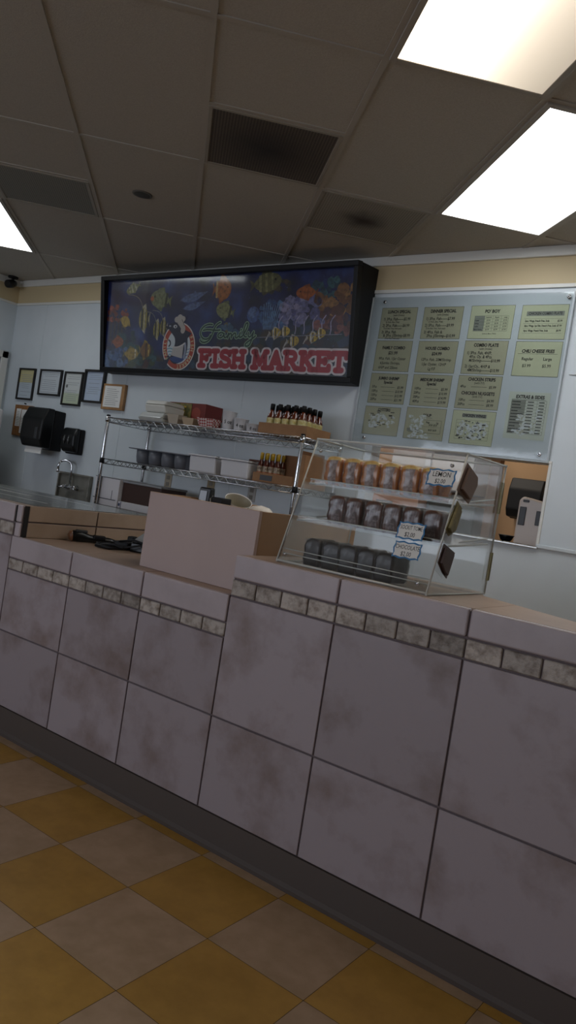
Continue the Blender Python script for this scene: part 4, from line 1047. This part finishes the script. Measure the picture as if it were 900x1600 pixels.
cert(-6.29, -6.045, 1.62, 1.91, 'narrow framed certificate with a yellow upper half, leftmost in the row', '#b8b184', '#b3bec6', .55)
cert(-5.97, -5.655, 1.677, 1.909, 'squarish framed certificate with a thin border line, second in the row', '#bfc6ca', '#bfc6ca', .5, border=True)
cert(-5.615, -5.36, 1.606, 1.899, 'upright framed certificate with a dark round seal and green-tinted foot', '#c3c8c6', '#b5bfa6', .35, seal=True)
cert(-5.333, -5.07, 1.645, 1.924, 'framed blue-tinted certificate hanging beside the fish sign', '#a9b6c8', '#aebccd', .4, deep=.03, fr=.018)
t = thing('notice_plaque', 'small tan wooden plaque holding a typed notice below the sign', 'plaque', (-4.92, YB, 1.6))
b = NB(); box(b, -5.06, -4.795, YB-.03, YB-.001, 1.602, 1.813, bev=.003); obj('backing_board', b, mat('tan_wood', '#a07a4f', .5, col2='#8f6a42', nscale=12), t)
b = NB(); box(b, -5.037, -4.83, YB-.032, YB-.0305, 1.622, 1.795); o = obj('notice', b, PAPER, t)
b = NB(); rnd = random.Random(3)
for i in range(9): box(b, -5.02+rnd.uniform(0, .02), -4.85-rnd.uniform(0, .05), YB-.0326, YB-.032, 1.64+i*.016, 1.643+i*.016)
obj('print', b, INKG, o)
t = thing('cork_board', 'small cork board pinned with two paper notes, behind the towel dispenser', 'cork board', (-6.14, YB, 1.288))
b = NB(); box(b, -6.27, -6.0, YB-.02, YB-.001, 1.288, 1.57, bev=.003); obj('board', b, mat('cork', '#8e6236', .8, col2='#764e29', nscale=60), t)
for (x0, x1, z0, z1) in ((-6.235, -6.165, 1.375, 1.535), (-6.155, -6.06, 1.315, 1.53)):
    b = NB(); box(b, x0, x1, YB-.0225, YB-.0205, z0, z1); o = obj('note', b, PAPER, t); b = NB(); rnd = random.Random(int(x0*100))
    for i in range(9): box(b, x0+.008, x1-.008-rnd.uniform(0, .02), YB-.0232, YB-.0224, z0+.012+i*.015, z0+.0155+i*.015)
    obj('print', b, INKG, o)
b = NB(); tube(b, [(-6.135, YB-.001, 1.585), (-6.135, YB-.02, 1.587)], .005, 8); obj('pin', b, BLACKM, t)

# towel and soap dispensers
def towel(loc, label, s=1.0, paper=True, shell=None):
    t = thing('towel_dispenser', label, 'paper towel dispenser', loc)
    w, h, d_ = .285*s, .35*s, .235*s
    # back shell and bulged cover
    b = NB(); prism(b, [(0, 0), (-.11*s, -.005), (-.11*s, h*.98), (0, h*.97)], 'x', -w/2, w/2, bev=.008*s); obj('back_shell', b, BLACKM, t, local=True)
    b = NB(); prism(b, [(-.112*s, .0), (-d_*.86, .01*s), (-d_, .075*s), (-d_*.97, h*.72), (-d_*.78, h*1.0), (-.112*s, h)], 'x', -w/2-.004, w/2+.004, bev=.012*s); obj('cover', b, shell or BLACKP, t, local=True)
    if paper:
        b = NB(); prism(b, [(-d_*.78, -.045*s), (-d_*.75, -.045*s), (-d_*.72, .012), (-d_*.75, .012)], 'x', -w*.40, w*.40); obj('towel_sheet', b, PAPER, t, local=True)
    b = NB(); prism(b, [(-d_*.995, h*.22), (-d_*1.01, h*.24), (-d_*1.0, h*.5), (-d_*.985, h*.5)], 'x', w*.22, w*.36, bev=.001); obj('window', b, DARKG, t, local=True)
    return t
towel((-5.675, YB-.001, 1.20), 'black paper towel dispenser on the left wall, white towel hanging out')
t = thing('soap_dispenser', 'small black soap dispenser beside the left towel dispenser', 'soap dispenser', (-5.325, YB-.001, 1.195))
b = NB(); prism(b, [(0, 0), (-.05, .0), (-.05, .215), (0, .215)], 'x', -.09, .09, bev=.01); obj('back_plate', b, BLACKM, t, local=True)
b = NB(); prism(b, [(-.051, .01), (-.085, .015), (-.112, .06), (-.115, .16), (-.09, .215), (-.051, .222)], 'x', -.093, .093, bev=.016); obj('cover', b, BLACKP, t, local=True)
b = NB()
for dx in (-.03, .025): tube(b, [(dx, -.116, .08), (dx+.003, -.119, .11), (dx, -.116, .15)], [.004, .012, .004], 10)
obj('grip', b, mat('soap_grip', '#4a4c4c', .25), t, local=True)

# hand sink
t = thing('hand_sink', 'stainless wall-hung hand sink with gooseneck faucet below the dispensers', 'sink', (-5.27, YB, .7))
b = NB(); box(b, -5.475, -5.05, YB-.012, YB-.001, .80, 1.035, bev=.003)
box(b, -5.475, -5.05, YB-.03, YB-.012, 1.02, 1.037, bev=.004); box(b, -5.475, -5.462, YB-.04, YB-.012, .80, 1.02, bev=.003); box(b, -5.063, -5.05, YB-.04, YB-.012, .80, 1.02, bev=.003)
obj('splash', b, STEEL, t)
b = NB()
for a in ((-5.475, -5.05, YB-.38, YB-.36), (-5.475, -5.05, YB-.04, YB-.012), (-5.475, -5.45, YB-.36, YB-.04), (-5.075, -5.05, YB-.36, YB-.04)): box(b, a[0], a[1], a[2], a[3], .64, .80, bev=.004)
box(b, -5.45, -5.075, YB-.36, YB-.04, .64, .65); obj('basin', b, STEEL, t)
fz = .915
b = NB(); 
for dx in (-.055, .055): tube(b, [(-5.285+dx, YB-.012, fz), (-5.285+dx, YB-.055, fz)], [.022, .017], 12)
tube(b, [(-5.35, YB-.05, fz), (-5.22, YB-.05, fz)], .014, 12); fc = obj('faucet', b, CHROME, t)
b = NB(); pts = [(-5.285, YB-.05, fz), (-5.285, YB-.05, fz+.15)]+[(-5.285-.045*(1-math.cos(a)), YB-.05-.035*(1-math.cos(a)), fz+.17+.05*math.sin(a)) for a in [PI*i/8 for i in range(9)]]+[(-5.375, YB-.12, fz+.12)]
tube(b, pts, .0095, 10); tube(b, [(-5.375, YB-.12, fz+.135), (-5.375, YB-.12, fz+.112)], .013, 10); obj('spout', b, CHROME, fc)
for dx, sg_ in ((-.055, -1), (.055, 1)):
    b = NB(); tube(b, [(-5.285+dx, YB-.055, fz), (-5.285+dx, YB-.075, fz)], .014, 10); tube(b, [(-5.285+dx, YB-.07, fz), (-5.285+dx+sg_*.06, YB-.085, fz-.012)], [.008, .006], 8); obj('handle', b, CHROME, fc)
# white cooler at the far left edge
t = thing('white_cooler', 'white upright cabinet with a rounded top corner at the left picture edge', 'cabinet', (-6.2, 3.6, 0))
b = NB(); box(b, -6.42, -5.963, 3.42, 3.8, 0, 1.486, bev=.02, seg=3); obj('body', b, WHITEP, t)
b = NB(); box(b, -6.41, -5.97, 3.398, 3.417, .1, 1.46, bev=.008); dd = obj('door', b, mat('cooler_door', '#b9b6bd', .4), t)
b = NB(); box(b, -6.03, -6.0, 3.375, 3.3975, .8, 1.1, bev=.004); obj('handle', b, GREYP, dd)

# ================================================================== wire shelving
SL, SR, SF, SB = -4.405, -2.645, 3.645, 4.06
ws = thing('wire_shelf', 'chrome wire shelving unit standing against the back wall', 'shelving unit', ((SL+SR)/2, (SF+SB)/2, 0))
for x in (SL, SR):
    for y in (SF, SB):
        b = NB(); lathe(b, [(.0127, 0), (.0127, 1.508), (.011, 1.514)], (x, y, 0), n=14)
        for k in range(28): lathe(b, [(.0134, .08+k*.05), (.0134, .083+k*.05)], (x, y, 0), n=14)
        p = obj('post', b, CHROME, ws)
        b = NB(); lathe(b, [(.0135, 1.506), (.0145, 1.508), (.0145, 1.516), (.0, 1.519)], (x, y, 0), n=14, capt=False); obj('cap', b, BLACKM, p)
for zt_ in (1.50, 1.198, .86):
    b = NB(); zl = zt_-.038; r = .0028
    for (x0, y0, x1, y1) in ((SL, SF, SR, SF), (SL, SB, SR, SB), (SL, SF, SL, SB), (SR, SF, SR, SB)):
        tube(b, [(x0, y0, zt_-r), (x1, y1, zt_-r)], .0036, 6); tube(b, [(x0, y0, zl), (x1, y1, zl)], .0036, 6)
        Ln = math.hypot(x1-x0, y1-y0); n = max(2, int(Ln/.040)); pts = []
        for i in range(n+1): tt = i/n; pts.append((x0+(x1-x0)*tt, y0+(y1-y0)*tt, zl if i % 2 else zt_-r))
        tube(b, pts, .0031, 5)
    n = int((SR-SL)/.027)
    for i in range(1, n): x = SL+(SR-SL)*i/n; tube(b, [(x, SF, zt_-.002), (x, SB, zt_-.002)], .0018, 5)
    for y in (SF+.13, SF+.28): tube(b, [(SL, y, zt_-.007), (SR, y, zt_-.007)], .003, 6)
    s_ = obj('shelf', b, CHROME, ws)
    for x in (SL, SR):
        for y in (SF, SB):
            b = NB(); lathe(b, [(.0185, -.036), (.0165, .002)], (x, y, zt_), n=12)
            obj('collar', b, BLACKM if zt_ < 1.4 else CHROME, s_)
Z1, Z2, Z3 = 1.501, 1.199, .861

# ---- top shelf goods
FOAM = mat('foam_white', '#d3d2c9', .45); 
t = thing('takeout_clamshell', 'white foam takeout boxes nested together at the left of the top shelf', 'takeout box', (-3.945, 3.745, Z1+.0645), None)
t['label'] = 'white foam takeout box stacked on top of the clear one'
b = NB(); prism(b, [(-.085, 0), (.095, 0), (.105, .055), (-.1, .055)], 'x', -.1, .1, bev=.012); obj('base', b, FOAM, t, local=True)
b = NB(); prism(b, [(-.1, .056), (.105, .056), (.088, .085), (-.08, .085)], 'x', -.1, .1, bev=.01); obj('lid', b, FOAM, t, local=True)
CLR = mat('clear_tub', '#c9ccc8', .15, spec=.8)
t = thing('clear_clamshell', 'shiny clear plastic takeout box under the white foam one', 'takeout box', (-3.96, 3.745, Z1))
b = NB(); prism(b, [(-.1, 0), (.1, 0), (.118, .024), (-.118, .024)], 'x', -.118, .118, bev=.006); obj('base', b, CLR, t, local=True)
b = NB(); prism(b, [(-.118, .0245), (.118, .0245), (.085, .064), (-.085, .064)], 'x', -.112, .112, bev=.01); obj('lid', b, CLR, t, local=True)
t = thing('printed_box', 'red and green printed carton on the top shelf', 'carton', (-3.87, 3.975, Z1), rot=(0, 0, -.03))
b = NB(); box(b, -.185, .19, -.09, .085, 0, .178, bev=.002); obj('carton', b, mat('carton_red', '#6d211a', .5), t, local=True)
b = NB(); box(b, -.18, .055, -.0925, -.0905, .01, .172); box(b, -.18, -.02, -.05, .08, .1785, .18); obj('gold_label', b, mat('carton_gold', '#8d7a40', .5, col2='#49562c', nscale=30), t, local=True)
b = NB()
for k in range(3): box(b, -.10+.01*k, .0-.008*k, -.0945, -.0927, .14-.028*k, .155-.028*k)
obj('yellow_print', b, mat('carton_yellow', '#b39a35', .5), t, local=True)
b = NB(); lathe(b, [(.045, 0), (.045, .002)], n=22); bmesh.ops.rotate(b, verts=b.verts[:], matrix=Matrix.Rotation(PI/2, 3, 'X')); bmesh.ops.translate(b, verts=b.verts[:], vec=(.105, -.0905, .105)); obj('round_print', b, mat('carton_round', '#8a3a2c', .5), t, local=True)
# paper food boats
def check_mat(name, c0, c1, sc):
    m = bpy.data.materials.new(name); m.use_nodes = True; nt = m.node_tree; bs = nt.nodes['Principled BSDF']; bs.inputs['Roughness'].default_value = .7
    tc = nt.nodes.new('ShaderNodeTexCoord'); mp = nt.nodes.new('ShaderNodeMapping'); mp.inputs['Rotation'].default_value = (0, .785, .3); nt.links.new(tc.outputs['Object'], mp.inputs[0])
    ck = nt.nodes.new('ShaderNodeTexChecker'); ck.inputs['Scale'].default_value = sc; ck.inputs['Color1'].default_value = lin(c0); ck.inputs['Color2'].default_value = lin(c1)
    nt.links.new(mp.outputs[0], ck.inputs['Vector']); nt.links.new(ck.outputs[0], bs.inputs['Base Color']); return m
def boat(x, y, w, d_, h, m, label):
    b = NB(); q = .72
    lo = [(-w*q/2, -d_*q/2, 0), (w*q/2, -d_*q/2, 0), (w*q/2, d_*q/2, 0), (-w*q/2, d_*q/2, 0)]; hi = [(-w/2, -d_/2, h), (w/2, -d_/2, h*.96), (w/2, d_/2, h), (-w/2, d_/2, h)]
    for off, r_ in ((0, 0), (.0025, 1)):
        L = [b.verts.new(Vector(p)*(1 if not r_ else .97)+Vector((0, 0, off))) for p in lo]; H = [b.verts.new((p[0]*(1 if not r_ else .97), p[1]*(1 if not r_ else .97), p[2])) for p in hi]
        b.faces.new(L[::-1] if not r_ else L)
        for i in range(4): b.faces.new((L[i], L[(i+1) % 4], H[(i+1) % 4], H[i]))
        if r_:
            for i in range(4): b.faces.new((H0[i], H0[(i+1) % 4], H[(i+1) % 4], H[i]))
        H0 = H
    tag(obj('paper_food_tray', b, m, org=(x, y, Z1), local=True), label, 'paper food tray', 'paper food trays on the top shelf')
boat(-3.76, 3.695, .11, .085, .065, mat('tray_tan', '#b0a493', .7), 'plain tan paper food tray beside the clear takeout box')
boat(-3.622, 3.70, .11, .085, .05, mat('tray_buff', '#b7a184', .7), 'low buff paper food tray in front of the red carton')
boat(-3.462, 3.70, .155, .085, .058, check_mat('red_check', '#9a3230', '#cdc4be', 75), 'red and white checked paper food tray beside the cups')
# cups
def cup(x, y, r, h, s, label, ts, tw=1.0):
    t = thing('paper_cup', label, 'paper cup', (x, y, Z1), 'white paper cups with hand-written sizes')
    b = NB(); lathe(b, [(r*.80, 0), (r*.82, .004), (r*.99, h*.97), (r*1.04, h*.98), (r*1.04, h), (r*.96, h), (r*.8, .01)], n=26, capt=True); obj('cup', b, WHITEP, t, local=True)
    b = NB(); text(b, s, 0, 0, ts, bold=.015, z=0, sx=.9*tw)
    fi = bmesh.ops.triangulate(b, faces=b.faces[:])
    a = .63
    for v in b.verts:
        zz = h*.42+v.co.y; rr = r*(.82+.17*zz/h)+.0012; ang = v.co.x/rr
        v.co = (rr*math.sin(ang), -rr*math.cos(ang), zz)
    bmesh.ops.rotate(b, verts=b.verts[:], matrix=Matrix.Rotation(.55, 3, 'Z'))
    obj('size_mark', b, INK, t, local=True)
cup(-3.335, 3.75, .047, .122, '5 oz', 'tallest white paper cup marked 5 oz on the top shelf', .033)
cup(-3.230, 3.75, .050, .082, '4 oz', 'middle white paper cup marked 4 oz on the top shelf', .032)
cup(-3.115, 3.75, .054, .054, '8 oz', 'short wide white cup marked 8 oz on the top shelf', .028)

# bottles
def bottle(label, group, h, r, glass, capm, lab, lab2, capl):
    t = thing('sauce_bottle', label, 'sauce bottle', (0, 0, 0), group)
    b = NB(); lathe(b, [(r*.9, 0), (r, .004), (r, h*.54), (r*.85, h*.63), (r*.50, h*.74), (r*.46, h*.82)], n=14, capt=True); obj('glass', b, glass, t, local=True)
    b = NB(); lathe(b, [(r*.54, h*(.80 if capl < .3 else .76)), (r*.56, h*.97), (r*.48, h)], n=14); obj('cap', b, capm, t, local=True)
    b = NB(); lathe(b, [(r*1.02, h*.16), (r*1.02, h*.53)], n=14, capb=False, capt=False); lb = obj('label_band', b, lab, t, local=True)
    b = NB(); lathe(b, [(r*1.035, h*.24), (r*1.035, h*.33)], n=14, capb=False, capt=False); obj('label_stripe', b, lab2, lb, local=True)
    return t
RED_SAUCE = mat('hot_sauce', '#4a1c10', .12, coat=.5, col2='#66301a', nscale=20); BRN = mat('brown_sauce', '#4c1a0e', .12, coat=.5)
LABY = mat('label_yellow', '#b3a04a', .5, col2='#c8c096', nscale=90); LABG = mat('label_green', '#4e5a35', .5)
LABW = mat('label_cream', '#b9a98f', .5, col2='#5c4636', nscale=70); LABO = mat('label_orange', '#a3562a', .5)
def crate(name, label, x0, x1, y0, y1, z, hf, hb, t_=.004, back=False):
    t = thing(name, label, 'cardboard tray', ((x0+x1)/2, (y0+y1)/2, z))
    b = NB(); box(b, x0, x1, y0, y1, z, z+t_); obj('bottom', b, CARD_IN, t)
    b = NB(); box(b, x0, x1, y0, y0+t_, z+t_, z+hf); obj('front_wall', b, CARD, t)
    for xx in (x0, x1-t_):
        b = NB(); prism(b, [(y0+t_, z+t_), (y1-t_, z+t_), (y1-t_, z+hb), (y0+t_, z+hf)], 'x', xx, xx+t_); obj('side_wall', b, CARD, t)
    b = NB(); box(b, x0, x1, y1-t_, y1, z+t_, z+hb); obj('back_wall', b, CARD, t)
    return t
crate('bottle_tray', 'cardboard tray of dark-capped sauce bottles on the top shelf', -3.045, -2.67, 3.705, 3.965, Z1, .07, .07)
proto = bottle('x', 'dark-capped sauce bottles in the top shelf tray', .190, .0275, RED_SAUCE, BLACKM, LABY, LABG, .2)
cols = ['leftmost', 'second from left', 'middle', 'fourth from left', 'rightmost']; rows_ = ['front row', 'second row', 'third row', 'back row']
k = 0
for j in range(4):
    for i in range(5):
        o = proto if k == 0 else copy_tree(proto); k += 1
        o.location = (-2.985+i*.0610, 3.745+j*.058, Z1+.0045); o.rotation_euler = (0, 0, random.uniform(-1, 1))
        o['label'] = f'dark-capped hot sauce bottle, {cols[i]} in the {rows_[j]} of the top shelf tray'
t = crate('bottle_carton', 'open cardboard carton of yellow-capped sauce bottles on the second shelf', -3.025, -2.715, 3.70, 3.95, Z2, .058, .058)
for nm, q in (('tall_flap', (-2.87, -2.72, 3.80, 3.804, .004, .19)), ('tall_flap', (-2.862, -2.858, 3.805, 3.94, .004, .185))):
    b = NB(); box(b, q[0], q[1], q[2], q[3], Z2+q[4], Z2+q[5]); obj(nm, b, CARD_IN, t)
b = NB(); box(b, -2.965, -2.87, 3.6975, 3.6995, Z2+.012, Z2+.045); obj('printed_patch', b, mat('carton_patch', '#4b4a4c', .6), t)
proto = bottle('x', 'yellow-capped sauce bottles on the second shelf', .180, .0212, BRN, mat('yellow_cap', '#b8952a', .4), LABW, LABO, .4)
k = 0
for j in range(2):
    for i in range(4):
        o = proto if k == 0 else copy_tree(proto); k += 1
        o.location = (-2.998+i*.0445, 3.732+j*.046, Z2+.0045); o.rotation_euler = (0, 0, random.uniform(-1, 1))
        o['label'] = f'yellow-capped sauce bottle, {["leftmost", "second from left", "third from left", "rightmost"][i]} in the {["front", "back"][j]} row of the second shelf carton'
t = thing('empty_carton', 'tall plain brown carton at the right end of the second shelf', 'carton', (-2.61, 3.93, Z2))
b = NB(); box(b, -2.70, -2.45 if False else -2.655, 3.72, 3.98, Z2, Z2+.2, bev=.002); obj('carton', b, CARD, t)
b = NB(); box(b, -2.70, -2.696, 3.71, 3.98, Z2+.2, Z2+.225); obj('flap', b, CARD_IN, t)
# grey compartment pan
t = thing('utensil_pan', 'grey plastic pan with four rounded compartments on the second shelf', 'utensil pan', (-3.893, 3.79, Z2))
b = NB(); box(b, -.305, .305, -.095, .11, .098, .106, bev=.003); obj('rim', b, GREYP, t, local=True)
for i in range(4):
    b = NB(); cx = -.2+i*.128; prof = [(.045, 0), (.054, .012), (.060, .05), (.0615, .0975)]
    lathe(b, prof, (cx, -.02, 0), n=22)
    for v in b.verts:
        v.co.y = -.02+(v.co.y+.02)*1.1
    obj('compartment', b, GREYP, t, local=True)
b = NB(); box(b, .245, .29, -.06, .09, .0, .0975, bev=.006); obj('end_block', b, mat('dark_pan', '#3c3e44', .5), t, local=True)
def bin_(x, w, label):
    t = thing('white_tub', label, 'plastic tub', (x, 3.79, Z2), 'white plastic tubs on the second shelf')
    b = NB(); prism(b, [(-.085, 0), (.1, 0), (.108, .108), (-.096, .108)], 'x', -w/2+.008, w/2-.008, bev=.012); obj('tub', b, WHITEP, t, local=True)
    b = NB(); box(b, -w/2, w/2, -.105, .115, .1085, .119, bev=.004); ld = obj('lid', b, WHITEP, t, local=True)
    b = NB(); box(b, -w*.3, w*.3, -.06, .07, .1195, .124, bev=.002); obj('lid_panel', b, mat('lid_grey', '#8b8c92', .4), ld, local=True)
bin_(-3.470, .25, 'white lidded plastic tub next to the grey pan')
bin_(-3.187, .25, 'white lidded plastic tub next to the yellow-capped bottles')
t = thing('wooden_paddle', 'flat brown wooden paddle lying across the right white tub', 'paddle', (-3.10, 3.80, Z2+.1245), rot=(0, 0, -.1))
b = NB(); box(b, -.045, .05, -.02, .02, 0, .012, bev=.004); obj('blade', b, mat('dark_wood', '#5a3322', .5), t, local=True)
b = NB(); box(b, .0505, .078, -.008, .008, .001, .011, bev=.003); obj('handle', b, mat('dark_wood'), t, local=True)

# ---- lower shelf cartons
t = thing('white_carton', 'white carton with blue-black ruled lines on the lower shelf', 'carton', (-4.33, 3.79, Z3))
b = NB(); box(b, -.145, .125, -.12, .14, 0, .205, bev=.002); obj('carton', b, WHITEB, t, local=True)
b = NB()
for a in ((-.145, .125, .2, .204), (-.145, .105, .045, .05), (-.082, -.077, .0, .204), (.055, .059, .045, .115)): box(b, a[0], a[1], -.1215, -.1203, a[2], a[3])
obj('ruled_lines', b, mat('navy_line', '#23252e', .6), t, local=True)
t = thing('brown_case', 'dark brown case with a white lid beside the white carton', 'case', (-4.00, 3.80, Z3+.05))
b = NB(); box(b, -.2, .19, -.1, .15, 0, .135, bev=.003); obj('case', b, BROWN_DARK, t, local=True)
b = NB(); box(b, -.205, .195, -.105, .155, .1355, .15, bev=.003); obj('lid', b, mat('grey_lid', '#8f9092', .5), t, local=True)
t = thing('white_tray', 'white flat carton with a blue mark under the brown case', 'carton', (-4.00, 3.79, Z3))
b = NB(); box(b, -.195, .19, -.12, .15, 0, .0495, bev=.002); obj('carton', b, WHITEB, t, local=True)
b = NB(); box(b, -.165, -.16, -.1215, -.1203, .0, .048); box(b, -.19, -.172, -.1215, -.1203, .015, .035); obj('blue_mark', b, mat('blue_mark', '#35415e', .6), t, local=True)
# outlets
for (x, z, m, l) in ((-4.18, 1.105, '#a79c88', 'beige wall outlet plate under the grey pan'), (-3.74, 1.11, '#96866a', 'brownish wall outlet plate between the white tubs'), (-3.35, 1.11, '#a8a5a0', 'pale wall outlet plate under the yellow-capped bottles')):
    t = thing('wall_outlet', l, 'wall outlet', (x, YB, z), 'wall outlets below the second shelf')
    b = NB(); box(b, -.036, .036, -.006, -.0005, -.057, .057, bev=.003); obj('plate', b, mat('plate_'+m.lstrip('#'), m, .5), t, local=True)
    b = NB()
    for dz in (-.025, .025): box(b, -.016, .016, -.0085, -.0062, dz-.015, dz+.015, bev=.002)
    obj('socket', b, mat('socket_grey', '#7d786e', .5), t, local=True)

# ================================================================== things seen in the back room
t = thing('back_counter', 'low tan counter in the room beyond the pass-through', 'counter', (-2.2, 5.2, 0))
b = NB(); box(b, -3.6, -1.2, 5.32, 5.745, 0, .96); obj('cabinet', b, mat('tan_cabinet', '#9a7d62', .6), t)
b = NB(); box(b, -3.62, -1.18, 5.28, 5.745, .9605, 1.0, bev=.004); obj('top', b, mat('pale_top', '#a59c94', .4), t)
towel((-1.945, 5.745, 1.235), 'black towel dispenser on the tan wall seen through the pass-through', .86, False, BLACKM)
t = thing('white_machine', 'white rounded appliance with dark vents at the pass-through', 'appliance', (-1.575, 4.75, .045))
b = NB(); box(b, -.13, .12, -.12, .16, -.045, 1.0); obj('stand', b, mat('stand_grey', '#8a8580', .5), t, local=True)
b = NB(); prism(b, [(-.085, 1.0005), (.1, 1.0005), (.1, 1.29), (.06, 1.30), (-.03, 1.315), (-.062, 1.32), (-.085, 1.295)], 'y', -.09, .1, bev=.012); obj('housing', b, mat('appliance_white', '#cfc4bd', .35), t, local=True)
b = NB(); box(b, -.07, -.03, -.0935, -.0905, 1.14, 1.255, bev=.003); obj('vent', b, DARKG, t, local=True)
b = NB(); box(b, .035, .075, -.0935, -.0905, 1.15, 1.24, bev=.003); obj('vent', b, DARKG, t, local=True)
b = NB(); box(b, -.058, -.02, -.0935, -.0905, 1.285, 1.3, bev=.003); obj('badge', b, DARKG, t, local=True)
t = thing('white_dispenser', 'white rounded dispenser on the tan wall behind the appliance', 'dispenser', (-1.70, 5.745, 1.15))
b = NB(); prism(b, [(-.09, 0), (.1, 0), (.1, .3), (.06, .33), (-.05, .33), (-.085, .29)], 'y', -.13, 0, bev=.012); obj('housing', b, mat('appliance_white'), t, local=True)
b = NB(); box(b, -.07, .09, -.1335, -.131, .16, .23, bev=.004); obj('window', b, mat('disp_window', '#8f8680', .3), t, local=True)
t = thing('wood_post', 'tan wooden door post just inside the pass-through', 'post', (-1.90, 4.83, 0))
b = NB(); box(b, -.03, .03, -.035, .035, 0, 2.6, bev=.003); obj('post', b, mat('post_wood', '#8d6748', .6), t, local=True)
b = NB(); box(b, -.036, .036, -.041, .041, 0, .09, bev=.003); obj('foot', b, mat('post_foot', '#6b4c34', .6), t, local=True)
t = thing('black_bowl', 'small black bowl on the pass-through sill', 'bowl', (-1.525, YB+.05, OZ0+.0005))
b = NB(); lathe(b, [(.02, 0), (.03, .006), (.042, .032), (.044, .034), (.04, .033), (.026, .008)], n=22); obj('bowl', b, BLACKP, t, local=True)
b = NB(); lathe(b, [(.045, .0325), (.046, .035), (.0435, .0355)], n=22, capb=False, capt=False); obj('rim', b, DARKG, t, local=True)
t = thing('wash_basin', 'pale wash basin with a chrome tap beyond the pass-through', 'basin', (-1.83, 5.1, 0))
b = NB(); box(b, -.17, .17, -.17, .16, 0, .97); obj('pedestal', b, mat('basin_grey', '#a29a94', .4), t, local=True)
b = NB()
for a in ((-.19, .19, -.19, -.16), (-.19, .19, .13, .16), (-.19, -.16, -.16, .13), (.16, .19, -.16, .13)): box(b, a[0], a[1], a[2], a[3], .9705, 1.06, bev=.004)
obj('bowl', b, mat('basin_white', '#b9b2ad', .3), t, local=True)
b = NB(); tube(b, [(.03, .145, 1.05), (.03, .145, 1.13), (.05, .09, 1.17), (.09, .02, 1.165), (.1, .0, 1.145)], .012, 10); obj('tap', b, CHROME, t, local=True)
t = thing('white_cupboard', 'white wall cupboard seen through the display case', 'cupboard', (-2.62, 5.745, 1.36))
b = NB(); box(b, -.42, .3, -.28, 0, 0, .5, bev=.004); obj('carcass', b, mat('cupboard_white', '#b9b9bd', .45), t, local=True)
for x0 in (-.415, -.055):
    b = NB(); box(b, x0, x0+.345, -.297, -.281, .01, .49, bev=.004); dd = obj('door', b, mat('cupboard_door', '#c4c4ca', .4), t, local=True)
    b = NB(); box(b, x0+.3, x0+.315, -.312, -.2975, .05, .16, bev=.002); obj('handle', b, CHROME, dd, local=True)
t = thing('dark_machine', 'dark grey kitchen machine seen through the right of the display case', 'kitchen machine', (-2.42, 5.50, 1.0))
b = NB(); box(b, -.2, .2, -.16, .16, .0005, .27, bev=.012); obj('body', b, mat('machine_grey', '#33383a', .4), t, local=True)
b = NB(); box(b, -.17, .17, -.1635, -.1605, .16, .24, bev=.004); obj('panel', b, mat('machine_panel', '#565b5c', .3), t, local=True)
b = NB(); lathe(b, [(.11, .2705), (.13, .29), (.1, .33), (.04, .345)], n=20); obj('lid', b, mat('machine_lid', '#22272c', .4), t, local=True)
t = thing('pink_carton', 'pinkish carton with a grey printed panel seen between the cake tiers', 'carton', (-3.02, 5.5, 1.0))
b = NB(); box(b, -.3, .32, -.14, .14, .0005, .26, bev=.003); obj('carton', b, mat('pink_card', '#b08d80', .7), t, local=True)
b = NB(); box(b, -.05, .1, -.1425, -.1405, .12, .22); pp = obj('printed_panel', b, mat('grey_panel', '#6f7075', .6), t, local=True)
b = NB()
for i in range(3): box(b, -.04, .09-.02*i, -.144, -.1426, .14+.026*i, .152+.026*i)
obj('print', b, PAPER, pp, local=True)
b = NB(); box(b, -.25, -.17, -.1425, -.1405, .12, .24); obj('dark_patch', b, mat('dark_patch', '#2c3036', .6), t, local=True)

# ================================================================== light
def lampdata(name, loc, size, e, col, rot=(0, 0, 0)):
    l = bpy.data.lights.new(name, 'AREA'); l.shape = 'RECTANGLE'; l.size, l.size_y = size; l.energy = e; l.color = col
    o = bpy.data.objects.new(name, l); C.objects.link(o); o.location = loc; o.rotation_euler = rot
    return o
lampdata('back_room_lamp', (-2.6, 5.0, ZC-.02), (1.0, .5), 14, (1, .9, .78))
# daylight through the shop window
w = bpy.data.worlds.new('sky'); bpy.context.scene.world = w; w.use_nodes = True
bg = w.node_tree.nodes['Background']; bg.inputs['Color'].default_value = (.80, .86, 1.0, 1); bg.inputs['Strength'].default_value = 2.4
po_ = lampdata('window_portal', (-3.45, YF-.06, 1.6), (5.7, 1.6), 1, (1, 1, 1), (PI/2, 0, 0))
po_.data.cycles.is_portal = True

# ================================================================== camera
cam = bpy.data.cameras.new('camera'); co = bpy.data.objects.new('camera', cam); C.objects.link(co)
cam.sensor_fit = 'VERTICAL'; cam.sensor_height = 36; cam.lens = 36*1185.62/1600; cam.clip_start = .02
roll, pitch, yaw = .1562, -.0262, .632
cp, sp = math.cos(pitch), math.sin(pitch); fw = Vector((0, cp, sp)); up = Vector((0, -sp, cp)); rt = Vector((1, 0, 0))
c, s = math.cos(roll), math.sin(roll); r_, u_ = c*rt+s*up, -s*rt+c*up
M = Matrix((r_, u_, -fw)).transposed().to_4x4()
co.matrix_world = Matrix.Translation((0, 0, 1.1637)) @ Matrix.Rotation(yaw, 4, 'Z') @ M
sc = bpy.context.scene; sc.camera = co
sc.view_settings.view_transform = 'Standard'; sc.view_settings.look = 'None'; sc.view_settings.gamma = 1; sc.view_settings.use_curve_mapping = False
sc.view_settings.exposure = 0.62
sc.cycles.max_bounces = 10; sc.cycles.transparent_max_bounces = 24; sc.cycles.diffuse_bounces = 5; sc.cycles.caustics_reflective = False; sc.cycles.caustics_refractive = False
sc.cycles.sample_clamp_indirect = 4
